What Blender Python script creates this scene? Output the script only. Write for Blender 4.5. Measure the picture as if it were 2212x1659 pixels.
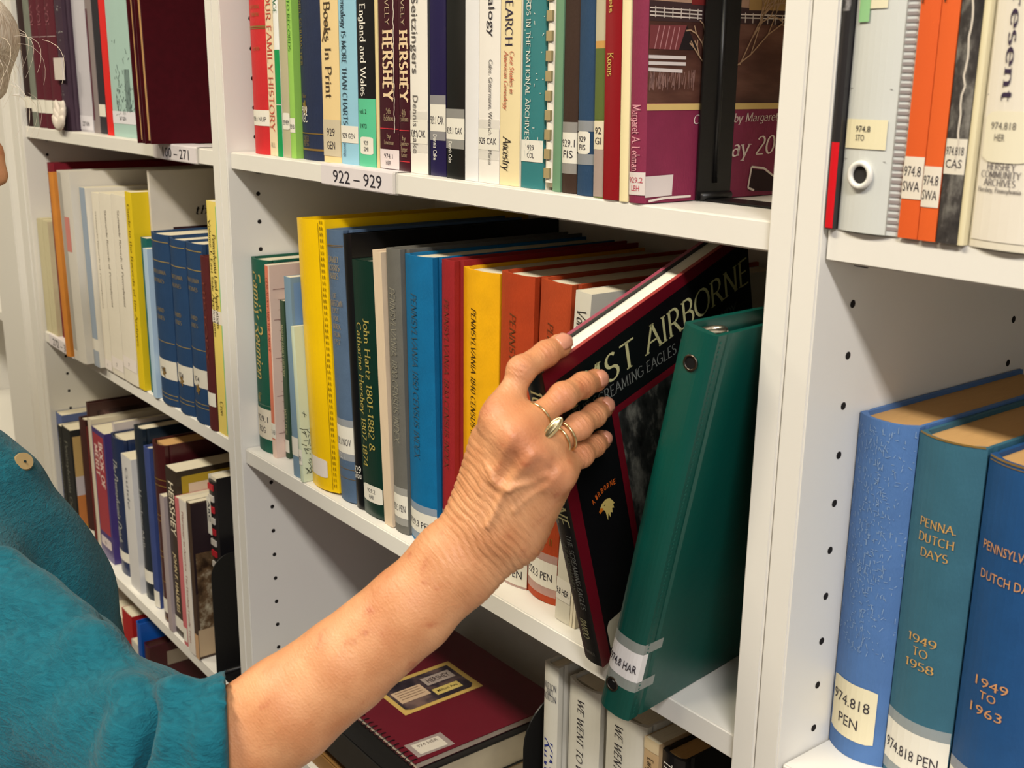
import bpy, bmesh, math, random
import numpy as np
from mathutils import Vector, Matrix
random.seed(7); rng = np.random.default_rng(7)
SC = bpy.context.scene
COL = SC.collection
for o in list(bpy.data.objects): bpy.data.objects.remove(o)

# ------------------------------------------------------------------ camera
cam_d = bpy.data.cameras.new('camera'); cam = bpy.data.objects.new('camera', cam_d); COL.objects.link(cam)
CR = Vector((0.6141, 0.7891, 0.0127)).normalized()
CF = Vector((-0.7605, 0.5960, -0.2576)).normalized()
CU = CR.cross(CF).normalized(); CR = CF.cross(CU)
CAM = Vector((0.4373, -0.5364, 0.1794))
m = Matrix((CR, CU, -CF)).transposed().to_4x4(); m.translation = CAM
cam.matrix_world = m
cam_d.sensor_width = 36.0; cam_d.lens = 2427.5 * 36.0 / 2212.0
cam_d.clip_start = 0.02; cam_d.clip_end = 50
cam_d.dof.use_dof = True; cam_d.dof.focus_distance = 0.92; cam_d.dof.aperture_fstop = 16
SC.camera = cam

# ------------------------------------------------------------------ world, exposure
w = bpy.data.worlds.new('world'); SC.world = w; w.use_nodes = True
bg = w.node_tree.nodes['Background']; bg.inputs[0].default_value = (0.75, 0.82, 1.0, 1); bg.inputs[1].default_value = 0.05
vs = SC.view_settings
vs.view_transform = 'Standard'; vs.look = 'None'; vs.gamma = 1.0; vs.use_curve_mapping = False
vs.exposure = 0.0
LIGHT_MAIN = 62.0     # ceiling panel in the aisle
LIGHT_FAR = 100.0       # ceiling panels further back
FILL_PANEL = 1.5  # strength of the added cool fill from the right

# ------------------------------------------------------------------ helpers
def s2l(c):
    c = c / 255.0
    return c / 12.92 if c <= 0.04045 else ((c + 0.055) / 1.055) ** 2.4
ALB = 0.92
def lin(c): return tuple(min(0.93, ALB * s2l(v)) for v in c[:3])

_m = {}
def mat(kind, col):
    key = (kind, tuple(col))
    if key in _m: return _m[key]
    mt = bpy.data.materials.new(kind); mt.use_nodes = True
    nt = mt.node_tree; N = nt.nodes; L = nt.links
    p = N['Principled BSDF']; c = lin(col)
    p.inputs['Base Color'].default_value = (*c, 1)
    P = {'cloth': (.62, .35), 'paper': (.55, .4), 'gloss': (.28, .5), 'plastic': (.35, .5), 'vinyl': (.36, .5), 'print': (.6, .25),
         'page': (.8, .2), 'paint': (.42, .35), 'metal': (.3, .5), 'velvet': (.9, .1), 'wall': (.85, .2), 'rubber': (.4, .4)}.get(kind, (.6, .3))
    p.inputs['Roughness'].default_value = P[0]; p.inputs['Specular IOR Level'].default_value = P[1]
    tc = N.new('ShaderNodeTexCoord')
    def noise(scale, det=3, vec=None):
        n = N.new('ShaderNodeTexNoise'); n.inputs['Scale'].default_value = scale; n.inputs['Detail'].default_value = det
        L.new(vec or tc.outputs['Object'], n.inputs['Vector']); return n
    def vary(n, amt):
        mx = N.new('ShaderNodeMix'); mx.data_type = 'RGBA'
        mx.inputs[6].default_value = (*[v * (1 - amt) for v in c], 1); mx.inputs[7].default_value = (*[min(.95, v * (1 + amt)) for v in c], 1)
        L.new(n.outputs[0], mx.inputs[0]); L.new(mx.outputs[2], p.inputs['Base Color'])
    def bump(src, st, dist):
        b = N.new('ShaderNodeBump'); b.inputs['Strength'].default_value = st; b.inputs['Distance'].default_value = dist
        L.new(src, b.inputs['Height']); L.new(b.outputs[0], p.inputs['Normal'])
    if kind == 'cloth':
        mp = N.new('ShaderNodeMapping'); mp.inputs['Scale'].default_value = (1, 1, .35); L.new(tc.outputs['Object'], mp.inputs[0])
        n = noise(900, 2, mp.outputs[0]); n2 = noise(55, 4)
        vary(n2, .16); bump(n.outputs[0], .35, .0006)
    elif kind == 'paper':
        n2 = noise(30, 4); vary(n2, .05); bump(noise(300, 2).outputs[0], .08, .0004)
    elif kind == 'gloss':
        n2 = noise(25, 3); vary(n2, .08); bump(noise(60, 2).outputs[0], .1, .0006)
    elif kind == 'vinyl':
        n2 = noise(18, 3); vary(n2, .07); bump(noise(45, 3).outputs[0], .25, .001)
    elif kind == 'plastic':
        n2 = noise(20, 3); vary(n2, .04); bump(noise(40, 2).outputs[0], .08, .0006)
    elif kind == 'velvet':
        n2 = noise(120, 5); vary(n2, .3)
        p.inputs['Sheen Weight'].default_value = .04
    elif kind == 'page':
        mp = N.new('ShaderNodeMapping'); mp.inputs['Scale'].default_value = (1, .02, .02); L.new(tc.outputs['Object'], mp.inputs[0])
        n = noise(2200, 2, mp.outputs[0]); vary(n, .16); bump(n.outputs[0], .5, .0005)
    elif kind == 'paint':
        n2 = noise(6, 3); vary(n2, .015); bump(noise(700, 2).outputs[0], .02, .0002)
    elif kind == 'wall':
        vary(noise(3, 3), .04); bump(noise(150, 3).outputs[0], .1, .002)
    elif kind == 'metal':
        p.inputs['Metallic'].default_value = 1.0
    elif kind == 'rubber':
        vary(noise(30, 2), .1)
    _m[key] = mt; return mt

GOLD = (176, 142, 78)
def ink(col):
    if col == 'gold':
        k = ('gold', 0)
        if k not in _m:
            mt = mat('print', GOLD); q = mt.copy(); q.name = 'gilt'; pp = q.node_tree.nodes['Principled BSDF']
            pp.inputs['Metallic'].default_value = .6; pp.inputs['Roughness'].default_value = .4; _m[k] = q
        return _m[k]
    if col == 'label': col = (232, 227, 214)
    return mat('print', col)

def tape_mat():
    k = ('tape', 0)
    if k in _m: return _m[k]
    mt = bpy.data.materials.new('clear_tape'); mt.use_nodes = True; nt = mt.node_tree; N = nt.nodes; L = nt.links
    p = N['Principled BSDF']; p.inputs['Base Color'].default_value = (.75, .73, .68, 1); p.inputs['Roughness'].default_value = .3
    p.inputs['Alpha'].default_value = .34
    _m[k] = mt; return mt

def clear_mat():
    k = ('clear', 0)
    if k in _m: return _m[k]
    mt = bpy.data.materials.new('clear_film'); mt.use_nodes = True
    p = mt.node_tree.nodes['Principled BSDF']; p.inputs['Base Color'].default_value = (.8, .8, .78, 1); p.inputs['Roughness'].default_value = .12; p.inputs['Alpha'].default_value = .12
    _m[k] = mt; return mt

def photo_mat(name, cols, scale, detail=6, stretch=(1, 1, 1), rough=.35):
    """flat printed picture: broad patches of a few inks"""
    mt = bpy.data.materials.new(name); mt.use_nodes = True; nt = mt.node_tree; N = nt.nodes; L = nt.links
    p = N['Principled BSDF']; p.inputs['Roughness'].default_value = rough; p.inputs['Specular IOR Level'].default_value = .3
    tc = N.new('ShaderNodeTexCoord'); mp = N.new('ShaderNodeMapping'); mp.inputs['Scale'].default_value = stretch
    n = N.new('ShaderNodeTexNoise'); n.inputs['Scale'].default_value = scale; n.inputs['Detail'].default_value = detail; n.inputs['Roughness'].default_value = .62
    r = N.new('ShaderNodeValToRGB'); e = r.color_ramp.elements
    while len(e) < len(cols): e.new(.5)
    for i, c in enumerate(cols):
        e[i].position = .32 + .36 * i / (len(cols) - 1); e[i].color = (*lin(c), 1)
    L.new(tc.outputs['Object'], mp.inputs[0]); L.new(mp.outputs[0], n.inputs['Vector']); L.new(n.outputs[0], r.inputs[0]); L.new(r.outputs[0], p.inputs['Base Color'])
    return mt

def mesh_obj(name, verts, faces, mt, parent=None, smooth=False, loc=None):
    me = bpy.data.meshes.new(name); me.from_pydata([tuple(v) for v in verts], [], faces); me.update()
    if mt: me.materials.append(mt)
    if smooth:
        for p in me.polygons: p.use_smooth = True
    o = bpy.data.objects.new(name, me); COL.objects.link(o)
    if parent: o.parent = parent
    if loc is not None: o.location = loc
    return o
def bm_obj(name, bm, mt, parent=None, smooth=False):
    me = bpy.data.meshes.new(name); bm.to_mesh(me); bm.free()
    if mt: me.materials.append(mt)
    if smooth:
        for p in me.polygons: p.use_smooth = True
    o = bpy.data.objects.new(name, me); COL.objects.link(o)
    if parent: o.parent = parent
    return o
def empty(name, loc=(0, 0, 0), rot=(0, 0, 0)):
    o = bpy.data.objects.new(name, None); COL.objects.link(o); o.location = loc; o.rotation_euler = rot
    o.empty_display_size = .02; return o
def tag(o, label, cat, group=None):
    o['label'] = label; o['category'] = cat
    if group: o['group'] = group
    return o
def bxv(x0, x1, y0, y1, z0, z1):
    v = [(x0, y0, z0), (x1, y0, z0), (x1, y1, z0), (x0, y1, z0), (x0, y0, z1), (x1, y0, z1), (x1, y1, z1), (x0, y1, z1)]
    f = [(0, 3, 2, 1), (4, 5, 6, 7), (0, 1, 5, 4), (1, 2, 6, 5), (2, 3, 7, 6), (3, 0, 4, 7)]
    return v, f
def add_box(bm, x0, x1, y0, y1, z0, z1, bev=0):
    v, f = bxv(x0, x1, y0, y1, z0, z1)
    vs_ = [bm.verts.new(q) for q in v]; fs = [bm.faces.new([vs_[i] for i in q]) for q in f]
    if bev:
        es = list({e for q in fs for e in q.edges})
        bmesh.ops.bevel(bm, geom=es, offset=bev, segments=2, affect='EDGES')
def box(name, x0, x1, y0, y1, z0, z1, mt, parent=None, bev=0):
    bm = bmesh.new(); add_box(bm, x0, x1, y0, y1, z0, z1, bev); return bm_obj(name, bm, mt, parent)
def tube(name, pts, r, mt, parent=None, n=10, closed=False, smooth=True):
    pts = [Vector(p) for p in pts]; V = []; Fc = []; k = len(pts)
    rr = r if hasattr(r, '__len__') else [r] * k
    prevn = None
    for i, p in enumerate(pts):
        a = pts[(i - 1) % k] if (closed or i > 0) else p; b = pts[(i + 1) % k] if (closed or i < k - 1) else p
        t = (b - a).normalized()
        if prevn is None:
            nn = t.orthogonal().normalized()
        else:
            nn = (prevn - t * prevn.dot(t)).normalized()
        prevn = nn; bb = t.cross(nn)
        for j in range(n):
            an = 2 * math.pi * j / n; V.append(p + (nn * math.cos(an) + bb * math.sin(an)) * rr[i])
    for i in range(k if closed else k - 1):
        for j in range(n):
            a = i * n + j; b = i * n + (j + 1) % n; c = ((i + 1) % k) * n
            Fc.append((a, b, c + (j + 1) % n, c + j))
    if not closed:
        Fc.append(tuple(range(n))[::-1]); Fc.append(tuple((k - 1) * n + j for j in range(n)))
    return mesh_obj(name, V, Fc, mt, parent, smooth)

# ------------------------------------------------------------------ lettering
GL = {
'A': (.88, 'l .04 0 .44 1;l .44 1 .84 0;l .2 .36 .68 .36'), 'B': (.72, 'l .14 0 .14 1;l .14 1 .36 1;a .36 .76 .24 .24 90 -90;l .14 .52 .38 .52;a .38 .26 .28 .26 90 -90;l .14 0 .38 0'),
'C': (.84, 'a .46 .5 .4 .5 50 310'), 'D': (.84, 'l .14 0 .14 1;l .14 1 .36 1;a .36 .5 .42 .5 90 -90;l .14 0 .36 0'),
'E': (.68, 'l .14 0 .14 1;l .14 1 .6 1;l .14 .52 .5 .52;l .14 0 .62 0'), 'F': (.64, 'l .14 0 .14 1;l .14 1 .6 1;l .14 .52 .5 .52'),
'G': (.88, 'a .46 .5 .4 .5 50 330;l .8 .1 .8 .45;l .56 .45 .86 .45'), 'H': (.88, 'l .14 0 .14 1;l .74 0 .74 1;l .14 .52 .74 .52'),
'I': (.34, 'l .17 0 .17 1'), 'J': (.46, 'l .3 .2 .3 1;a .14 .2 .16 .22 0 -120'), 'K': (.84, 'l .14 0 .14 1;l .14 .4 .7 1;l .32 .58 .76 0'),
'L': (.66, 'l .14 0 .14 1;l .14 0 .62 0'), 'M': (1.04, 'l .12 0 .16 1;l .16 1 .52 .1;l .52 .1 .86 1;l .86 1 .92 0'),
'N': (.9, 'l .14 0 .14 1;l .14 1 .76 0;l .76 0 .76 1'), 'O': (.94, 'a .47 .5 .42 .5 0 360'),
'P': (.68, 'l .14 0 .14 1;l .14 1 .36 1;a .36 .74 .27 .26 90 -90;l .14 .48 .36 .48'), 'Q': (.94, 'a .47 .5 .42 .5 0 360;l .5 .2 .85 -.15'),
'R': (.8, 'l .14 0 .14 1;l .14 1 .36 1;a .36 .74 .27 .26 90 -90;l .14 .48 .36 .48;l .38 .48 .74 0'), 'S': (.64, 'a .32 .75 .22 .25 40 270;a .32 .26 .25 .25 90 -140'),
'T': (.76, 'l .38 0 .38 1;l .06 1 .7 1'), 'U': (.86, 'l .14 .32 .14 1;a .42 .32 .28 .32 180 360;l .7 .32 .7 1'), 'V': (.86, 'l .04 1 .42 0;l .42 0 .82 1'),
'W': (1.2, 'l .04 1 .34 0;l .34 0 .6 .9;l .6 .9 .88 0;l .88 0 1.16 1'), 'X': (.84, 'l .06 0 .74 1;l .08 1 .78 0'), 'Y': (.82, 'l .04 1 .41 .48;l .78 1 .41 .48;l .41 0 .41 .48'),
'Z': (.72, 'l .08 1 .64 1;l .64 1 .08 0;l .08 0 .66 0'),
'0': (.64, 'a .32 .5 .26 .5 0 360'), '1': (.44, 'l .24 0 .24 1;l .24 .99 .08 .84'), '2': (.62, 'a .3 .74 .23 .26 160 -30;l .5 .61 .08 .02;l .08 0 .56 0'),
'3': (.6, 'a .28 .76 .2 .24 140 -80;a .28 .27 .25 .27 80 -140'), '4': (.66, 'l .46 0 .46 1;l .46 .98 .06 .3;l .06 .3 .62 .3'), '5': (.6, 'l .12 1 .52 1;l .14 .98 .12 .58;a .28 .32 .25 .3 120 -140'),
'6': (.64, 'a .34 .3 .25 .3 0 360;a .5 .4 .41 .6 90 180'), '7': (.6, 'l .06 1 .56 1;l .56 .98 .2 .02'), '8': (.62, 'a .31 .75 .2 .25 0 360;a .31 .26 .25 .26 0 360'), '9': (.62, 'a .3 .7 .25 .3 0 360;a .14 .6 .41 .6 -90 0'),
'a': (.56, 'a .25 .2 .19 .2 0 360;l .44 .01 .44 .42;a .26 .42 .18 .2 0 140'), 'b': (.6, 'l .12 .01 .12 1;a .32 .31 .22 .31 0 360'), 'c': (.5, 'a .28 .31 .23 .31 40 320'),
'd': (.6, 'l .48 0 .48 1;a .28 .31 .22 .31 0 360'), 'e': (.54, 'l .06 .33 .48 .33;a .28 .31 .22 .31 0 320'), 'f': (.38, 'l .16 0 .16 .8;a .3 .8 .14 .2 180 60;l .04 .6 .34 .6'),
'g': (.56, 'a .26 .33 .2 .29 0 360;l .46 .61 .46 -.1;a .26 -.1 .2 .18 0 -150'), 'h': (.6, 'l .12 0 .12 1;a .3 .4 .18 .22 180 0;l .48 0 .48 .4'), 'i': (.26, 'l .13 0 .13 .62;l .13 .78 .13 .9'),
'j': (.28, 'l .16 -.1 .16 .62;a .04 -.1 .12 .18 0 -120;l .16 .78 .16 .9'), 'k': (.56, 'l .12 0 .12 1;l .12 .25 .46 .62;l .24 .36 .5 0'), 'l': (.26, 'l .13 0 .13 1'),
'm': (.9, 'l .12 0 .12 .62;a .27 .4 .16 .22 180 0;l .43 0 .43 .4;a .59 .4 .16 .22 180 0;l .75 0 .75 .4'), 'n': (.6, 'l .12 0 .12 .62;a .3 .4 .18 .22 180 0;l .48 0 .48 .4'),
'o': (.56, 'a .28 .31 .23 .31 0 360'), 'p': (.6, 'l .12 -.3 .12 .62;a .32 .31 .22 .31 0 360'), 'q': (.6, 'l .48 -.3 .48 .62;a .28 .31 .22 .31 0 360'), 'r': (.42, 'l .12 0 .12 .62;a .28 .42 .16 .2 180 50'),
's': (.46, 'a .23 .46 .15 .16 40 270;a .23 .15 .17 .15 90 -140'), 't': (.38, 'l .16 .14 .16 .85;a .28 .14 .12 .14 180 300;l .04 .6 .34 .6'), 'u': (.6, 'l .12 .22 .12 .62;a .3 .22 .18 .22 180 360;l .48 0 .48 .62'),
'v': (.56, 'l .04 .62 .27 0;l .27 0 .5 .62'), 'w': (.8, 'l .04 .62 .22 0;l .22 0 .4 .58;l .4 .58 .58 0;l .58 0 .76 .62'), 'x': (.56, 'l .06 0 .48 .62;l .08 .62 .5 0'), 'y': (.56, 'l .04 .62 .27 .02;l .52 .62 .2 -.3'),
'z': (.5, 'l .06 .6 .44 .6;l .44 .6 .06 .02;l .06 0 .46 0'), '.': (.24, 'l .12 .01 .12 .11'), ',': (.24, 'l .13 .1 .08 -.12'), '-': (.42, 'l .06 .36 .36 .36'), ':': (.26, 'l .13 .02 .13 .12;l .13 .46 .13 .56'),
'&': (.84, 'a .34 .77 .17 .22 0 360;a .32 .27 .26 .27 70 330;l .22 .64 .76 .02'), ' ': (.36, ''), "'": (.2, 'l .1 .98 .1 .8')}
def nib(text, thick=.13, thin=.05, shear=0, serif=.12, track=.04):
    V = []; Fc = []; x = 0
    def q(a, b, c, d): n = len(V); V.extend([a, b, c, d]); Fc.append((n, n + 1, n + 2, n + 3))
    for ch in text:
        g = GL.get(ch) or GL.get(ch.upper()) or GL['o']
        for st in g[1].split(';'):
            if not st: continue
            k = st.split(); n = [float(t) for t in k[1:]]
            if k[0] == 'l': pts = [(n[i], n[i + 1]) for i in range(0, len(n), 2)]
            else:
                cx, cy, rx, ry, a0, a1 = n; ns = max(4, int(abs(a1 - a0) / 24))
                pts = [(cx + rx * math.cos(math.radians(a0 + (a1 - a0) * i / ns)), cy + ry * math.sin(math.radians(a0 + (a1 - a0) * i / ns))) for i in range(ns + 1)]
            off = []
            for i in range(len(pts)):
                a = pts[max(0, i - 1)]; b = pts[min(len(pts) - 1, i + 1)]
                if len(pts) > 2 and k[0] == 'a' and abs(abs(n[5] - n[4]) - 360) < 1: a = pts[(i - 1) % (len(pts) - 1)]; b = pts[(i + 1) % (len(pts) - 1)]
                dx, dy = b[0] - a[0], b[1] - a[1]; l = math.hypot(dx, dy) or 1
                th = math.atan2(dy, dx); wd = thin + (thick - thin) * abs(math.sin(th - .25))
                off.append((-dy / l * wd / 2, dx / l * wd / 2))
            for i in range(len(pts) - 1):
                (ax, ay), (bx, by) = pts[i], pts[i + 1]; (ox, oy), (px, py_) = off[i], off[i + 1]
                q((x + ax - ox, ay - oy), (x + bx - px, by - py_), (x + bx + px, by + py_), (x + ax + ox, ay + oy))
            if serif and k[0] == 'l' and len(pts) == 2:
                dx, dy = pts[1][0] - pts[0][0], pts[1][1] - pts[0][1]
                if abs(dy) > .3 * math.hypot(dx, dy) and abs(dy) > .2:
                    for (ex, ey) in pts:
                        for lev in (0, 1, .62, -.3):
                            if abs(ey - lev) < 1e-6:
                                s = -1 if lev in (1, .62) else 1
                                q((x + ex - serif, ey), (x + ex + serif, ey), (x + ex + serif, ey + s * thin), (x + ex - serif, ey + s * thin))
        x += g[0] + track
    if shear: V = [(a + b * shear, b) for a, b in V]
    return V, Fc, x - track
_bf = {}
def sans(text, bold=0.0):
    k = (text, bold)
    if k in _bf: return _bf[k]
    cu = bpy.data.curves.new('t', 'FONT'); cu.body = text; cu.size = 1.0; cu.offset = bold; cu.resolution_u = 2
    ob = bpy.data.objects.new('t', cu); me = ob.to_mesh()
    cap = .69
    V = [(v.co.x / cap, v.co.y / cap) for v in me.vertices]; Fc = [tuple(p.vertices) for p in me.polygons]
    ob.to_mesh_clear(); bpy.data.objects.remove(ob); bpy.data.curves.remove(cu)
    wd = max([a for a, b in V] or [1]); _bf[k] = (V, Fc, wd); return _bf[k]
def glyphs(text, font):
    if font == 's': return nib(text)
    if font == 'i': return nib(text, shear=.2)
    if font == 'c': return nib(text, .08, .03, serif=.07)
    if font == 'B': return nib(text, .25, .12, serif=.17, track=.1)
    if font == 'b': return sans(text, .012)
    return sans(text)
# ------------------------------------------------------------------ the room
PW = (236, 232, 224)
paint = mat('paint', PW)
FLOOR, CEIL = -1.30, 1.72
def struct(o): o['kind'] = 'structure'; return o
struct(box('floor', -3.6, 2.6, -2.6, .34, FLOOR - .05, FLOOR, mat('wall', (110, 100, 90))))
struct(box('ceiling', -3.6, 2.6, -2.6, .34, CEIL, CEIL + .05, mat('wall', (236, 234, 228))))
struct(box('wall_back', -3.6, 2.6, .32, .38, FLOOR, CEIL, mat('wall', (228, 224, 214))))
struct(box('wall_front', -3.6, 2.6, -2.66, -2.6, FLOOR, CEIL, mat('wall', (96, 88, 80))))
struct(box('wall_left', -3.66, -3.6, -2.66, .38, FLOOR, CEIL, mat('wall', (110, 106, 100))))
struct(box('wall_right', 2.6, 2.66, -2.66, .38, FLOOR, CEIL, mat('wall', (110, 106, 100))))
def ceiling_light(x, y, sx, sy, power, label, colr):
    t = tag(empty('ceiling_light', (x, y, CEIL)), label, 'lamp', 'ceiling light panels')
    bm = bmesh.new(); e = .02
    for a in ((-sx, sx, -sy, -sy + e), (-sx, sx, sy - e, sy), (-sx, -sx + e, -sy + e, sy - e), (sx - e, sx, -sy + e, sy - e)): add_box(bm, a[0], a[1], a[2], a[3], -.03, -.001)
    bm_obj('frame', bm, paint, t)
    mt = bpy.data.materials.new('diffuser_glow'); mt.use_nodes = True; nt = mt.node_tree
    em = nt.nodes.new('ShaderNodeEmission'); em.inputs[0].default_value = (*colr, 1); em.inputs[1].default_value = power
    nt.links.new(em.outputs[0], nt.nodes['Material Output'].inputs[0])
    mesh_obj('diffuser', [(-sx + e, -sy + e, -.012), (sx - e, -sy + e, -.012), (sx - e, sy - e, -.012), (-sx + e, sy - e, -.012)], [(3, 2, 1, 0)], mt, t)
WARM = (1.0, .905, .70)
ceiling_light(-.40, -1.30, .60, .15, LIGHT_MAIN, 'long ceiling light panel over the aisle in front of the middle bookcase', WARM)
ceiling_light(-2.80, -1.30, .60, .15, LIGHT_MAIN * .8, 'long ceiling light panel over the aisle at the left end of the room', WARM)
ceiling_light(1.80, -1.30, .60, .15, LIGHT_FAR, 'long ceiling light panel over the aisle behind the camera', (1.0, .97, .95))
# cool fill light, added: made-up window in the right-hand wall
wf = struct(box('fill_panel_1', 2.585, 2.6, -1.75, -.45, -.35, 1.0, mat('paint', (230, 230, 230))))
mt = bpy.data.materials.new('fill_glow'); mt.use_nodes = True; nt = mt.node_tree
em = nt.nodes.new('ShaderNodeEmission'); em.inputs[0].default_value = (.88, .94, 1.0, 1); em.inputs[1].default_value = FILL_PANEL
nt.links.new(em.outputs[0], nt.nodes['Material Output'].inputs[0])
for i in range(2): box('fill_pane', 2.578, 2.584, -1.71 + i * .64, -1.11 + i * .64, -.31, .96, mt, wf)

# ------------------------------------------------------------------ bookcases
T = .019; W = .7722; D = .29; REC = .0046
S = (.454, .102, -.248, -.610, -.970); ST = .019
ZB, ZT = FLOOR, .95
def bookcase(xl, label, shelves, detail=True):
    t = tag(empty('bookcase', (xl, 0, FLOOR)), label, 'bookcase', 'white bookcases in a row')
    def b(n, x0, x1, y0, y1, z0, z1, bev=.0012): return box(n, x0 - xl, x1 - xl, y0, y1, z0 - FLOOR, z1 - FLOOR, paint, t, bev)
    b('side_panel', xl + .0004, xl + T, 0, D, ZB, ZT); b('side_panel', xl + T + W, xl + 2 * T + W - .0004, 0, D, ZB, ZT)
    b('back_panel', xl + T, xl + T + W, D - .008, D, ZB, ZT, 0); b('top_panel', xl + T, xl + T + W, .002, D - .008, ZT - T, ZT)
    b('plinth', xl + T, xl + T + W, .03, .05, ZB, ZB + .08)
    for z in shelves: b('shelf', xl + T + .0008, xl + T + W - .0008, REC, D - .009, z - ST, z)
    for z in shelves:
        for xx in (xl + T, xl + T + W - .008): tube('shelf_pin', [(xx - xl, .0366, z - ST - .0032 - FLOOR), (xx - xl + .008, .0366, z - ST - .0032 - FLOOR)], .0031, mat('plastic', (24, 22, 22)), t, 8)
    # rows of bored shelf-pin holes in both sides
    bm = bmesh.new()
    z = .0541 + .032 * 12
    while z > -1.1:
        if not any(s - ST - .004 < z < s + .002 for s in shelves):
            for xx, sg in ((xl + T + .00015, 1), (xl + T + W - .00015, -1)):
                for yy in (.0366, .2298):
                    vs_ = [bm.verts.new((xx - xl, yy + .0026 * math.cos(a * math.pi / 5), z - FLOOR + .0026 * math.sin(a * math.pi / 5))) for a in range(10)]
                    bm.faces.new(vs_ if sg > 0 else vs_[::-1])
        z -= .032
    h = bm_obj('pin_holes', bm, mat('wall', (34, 30, 28)), t); h['kind'] = 'stuff'
    return t
XB = -W - T                      # left edge of the middle case
XA = XB - 2 * T - W              # left case
XC = T                           # right case
bookcase(XB, 'white bookcase in the middle holding the 922-929 shelf and the reached-for book', S)
bookcase(XA, 'white bookcase left of the middle one holding the 100-271 shelf', S)
bookcase(XC, 'white bookcase at the right edge holding the orange booklets', S)
XZ = -1.830 - 2 * T - W
bookcase(XZ, 'white bookcase at the far left edge, mostly out of view', (.454, .102, -.262, -.61, -.97))
# filler between the far-left case and the left one
fl = tag(empty('filler_panel', (-1.83, 0, FLOOR)), 'white vertical filler strip between the two left bookcases', 'panel')
box('board', .0005, .142, -.002, .018, 0, ZT - FLOOR, paint, fl, .002)
box('recess_strip', .1425, .185, .014, .026, 0, ZT - FLOOR, paint, fl, .0005)
box('edge_strip', .1855, .2255, -.001, .018, 0, ZT - FLOOR, paint, fl, .002)

# ------------------------------------------------------------------ books
def book_root(b):
    n = b['name'] or {'hard': 'hardcover_book', 'paper': 'paperback_book', 'jacket': 'hardcover_book', 'pages': 'page_bundle', 'box': 'tall_book', 'folio': 'board_folio', 'comb': 'comb_bound_report', 'binder': 'ring_binder'}[b['kind']]
    o = empty(n, (b['x0'], b['y'], b['z'] + .0002 + max(0, math.sin(b['lean'])) * (b['x1'] - b['x0'])), (0, b['lean'], b['yaw']))
    return tag(o, b['label'], b['cat'])
def prism(name, outline, z0, z1, mt, parent, smooth=False):
    n = len(outline); V = [(x, y, z0) for x, y in outline] + [(x, y, z1) for x, y in outline]
    F = [tuple(range(n))[::-1], tuple(range(n, 2 * n))] + [(i, (i + 1) % n, n + (i + 1) % n, n + i) for i in range(n)]
    o = mesh_obj(name, V, F, mt, parent)
    bm = bmesh.new(); bm.from_mesh(o.data); bmesh.ops.recalc_face_normals(bm, faces=bm.faces)
    bmesh.ops.triangulate(bm, faces=[f for f in bm.faces if len(f.verts) > 4])
    bm.to_mesh(o.data); bm.free()
    return o
class Sp:            # the spine surface of one book, for things stuck or stamped on it
    def __init__(s, root, t, h, b): s.r, s.t, s.h, s.b = root, t, h, b
    def y(s, x): return s.b * (2 * x / s.t - 1) ** 2
    def patch(s, name, x0, x1, z0, z1, mt, eps, n=8, round_=0):
        xs = [x0 + (x1 - x0) * i / n for i in range(n + 1)]
        V = []; c = min(round_, (z1 - z0) * .4)
        for i, x in enumerate(xs):
            k = c * (.9 if i in (0, n) else (.12 if i in (1, n - 1) else 0)) if c else 0
            V.append((x, s.y(x) - eps, z0 + k)); V.append((x, s.y(x) - eps, z1 - k))
        return mesh_obj(name, V, [(2 * i, 2 * i + 2, 2 * i + 3, 2 * i + 1) for i in range(n)], mt, s.r)
    def text_down(s, name, txt, font, za, zb, cap, xc, mt, eps=.0006):
        V, F, wd = glyphs(txt, font); L = za - zb; x0 = xc - cap / 2
        return mesh_obj(name, [(x0 + v * cap, s.y(min(max(x0 + v * cap, 0), s.t)) - eps, za - u / wd * L) for u, v in V], F, mt, s.r)
    def text_across(s, name, txt, font, zc, cap, wdt, xc, mt, eps=.0006):
        V, F, wd = glyphs(txt, font); k = wdt / wd; x0 = xc - wdt / 2
        return mesh_obj(name, [(x0 + u * k, s.y(min(max(x0 + u * k, 0), s.t)) - eps, zc - cap / 2 + v * cap) for u, v in V], F, mt, s.r)
def strokes(name, segs, wd, mp, mt, parent):
    V = []; F = []
    for (a, b) in segs:
        d = math.hypot(b[0] - a[0], b[1] - a[1]) or 1; ox, oy = -(b[1] - a[1]) / d * wd / 2, (b[0] - a[0]) / d * wd / 2
        n = len(V); V += [mp(a[0] - ox, a[1] - oy), mp(b[0] - ox, b[1] - oy), mp(b[0] + ox, b[1] + oy), mp(a[0] + ox, a[1] + oy)]; F.append((n, n + 1, n + 2, n + 3))
    return mesh_obj(name, V, F, mt, parent)
PAGES = {'page': (222, 212, 188), 'tanpage': (196, 154, 100)}
LONG = {}
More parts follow.
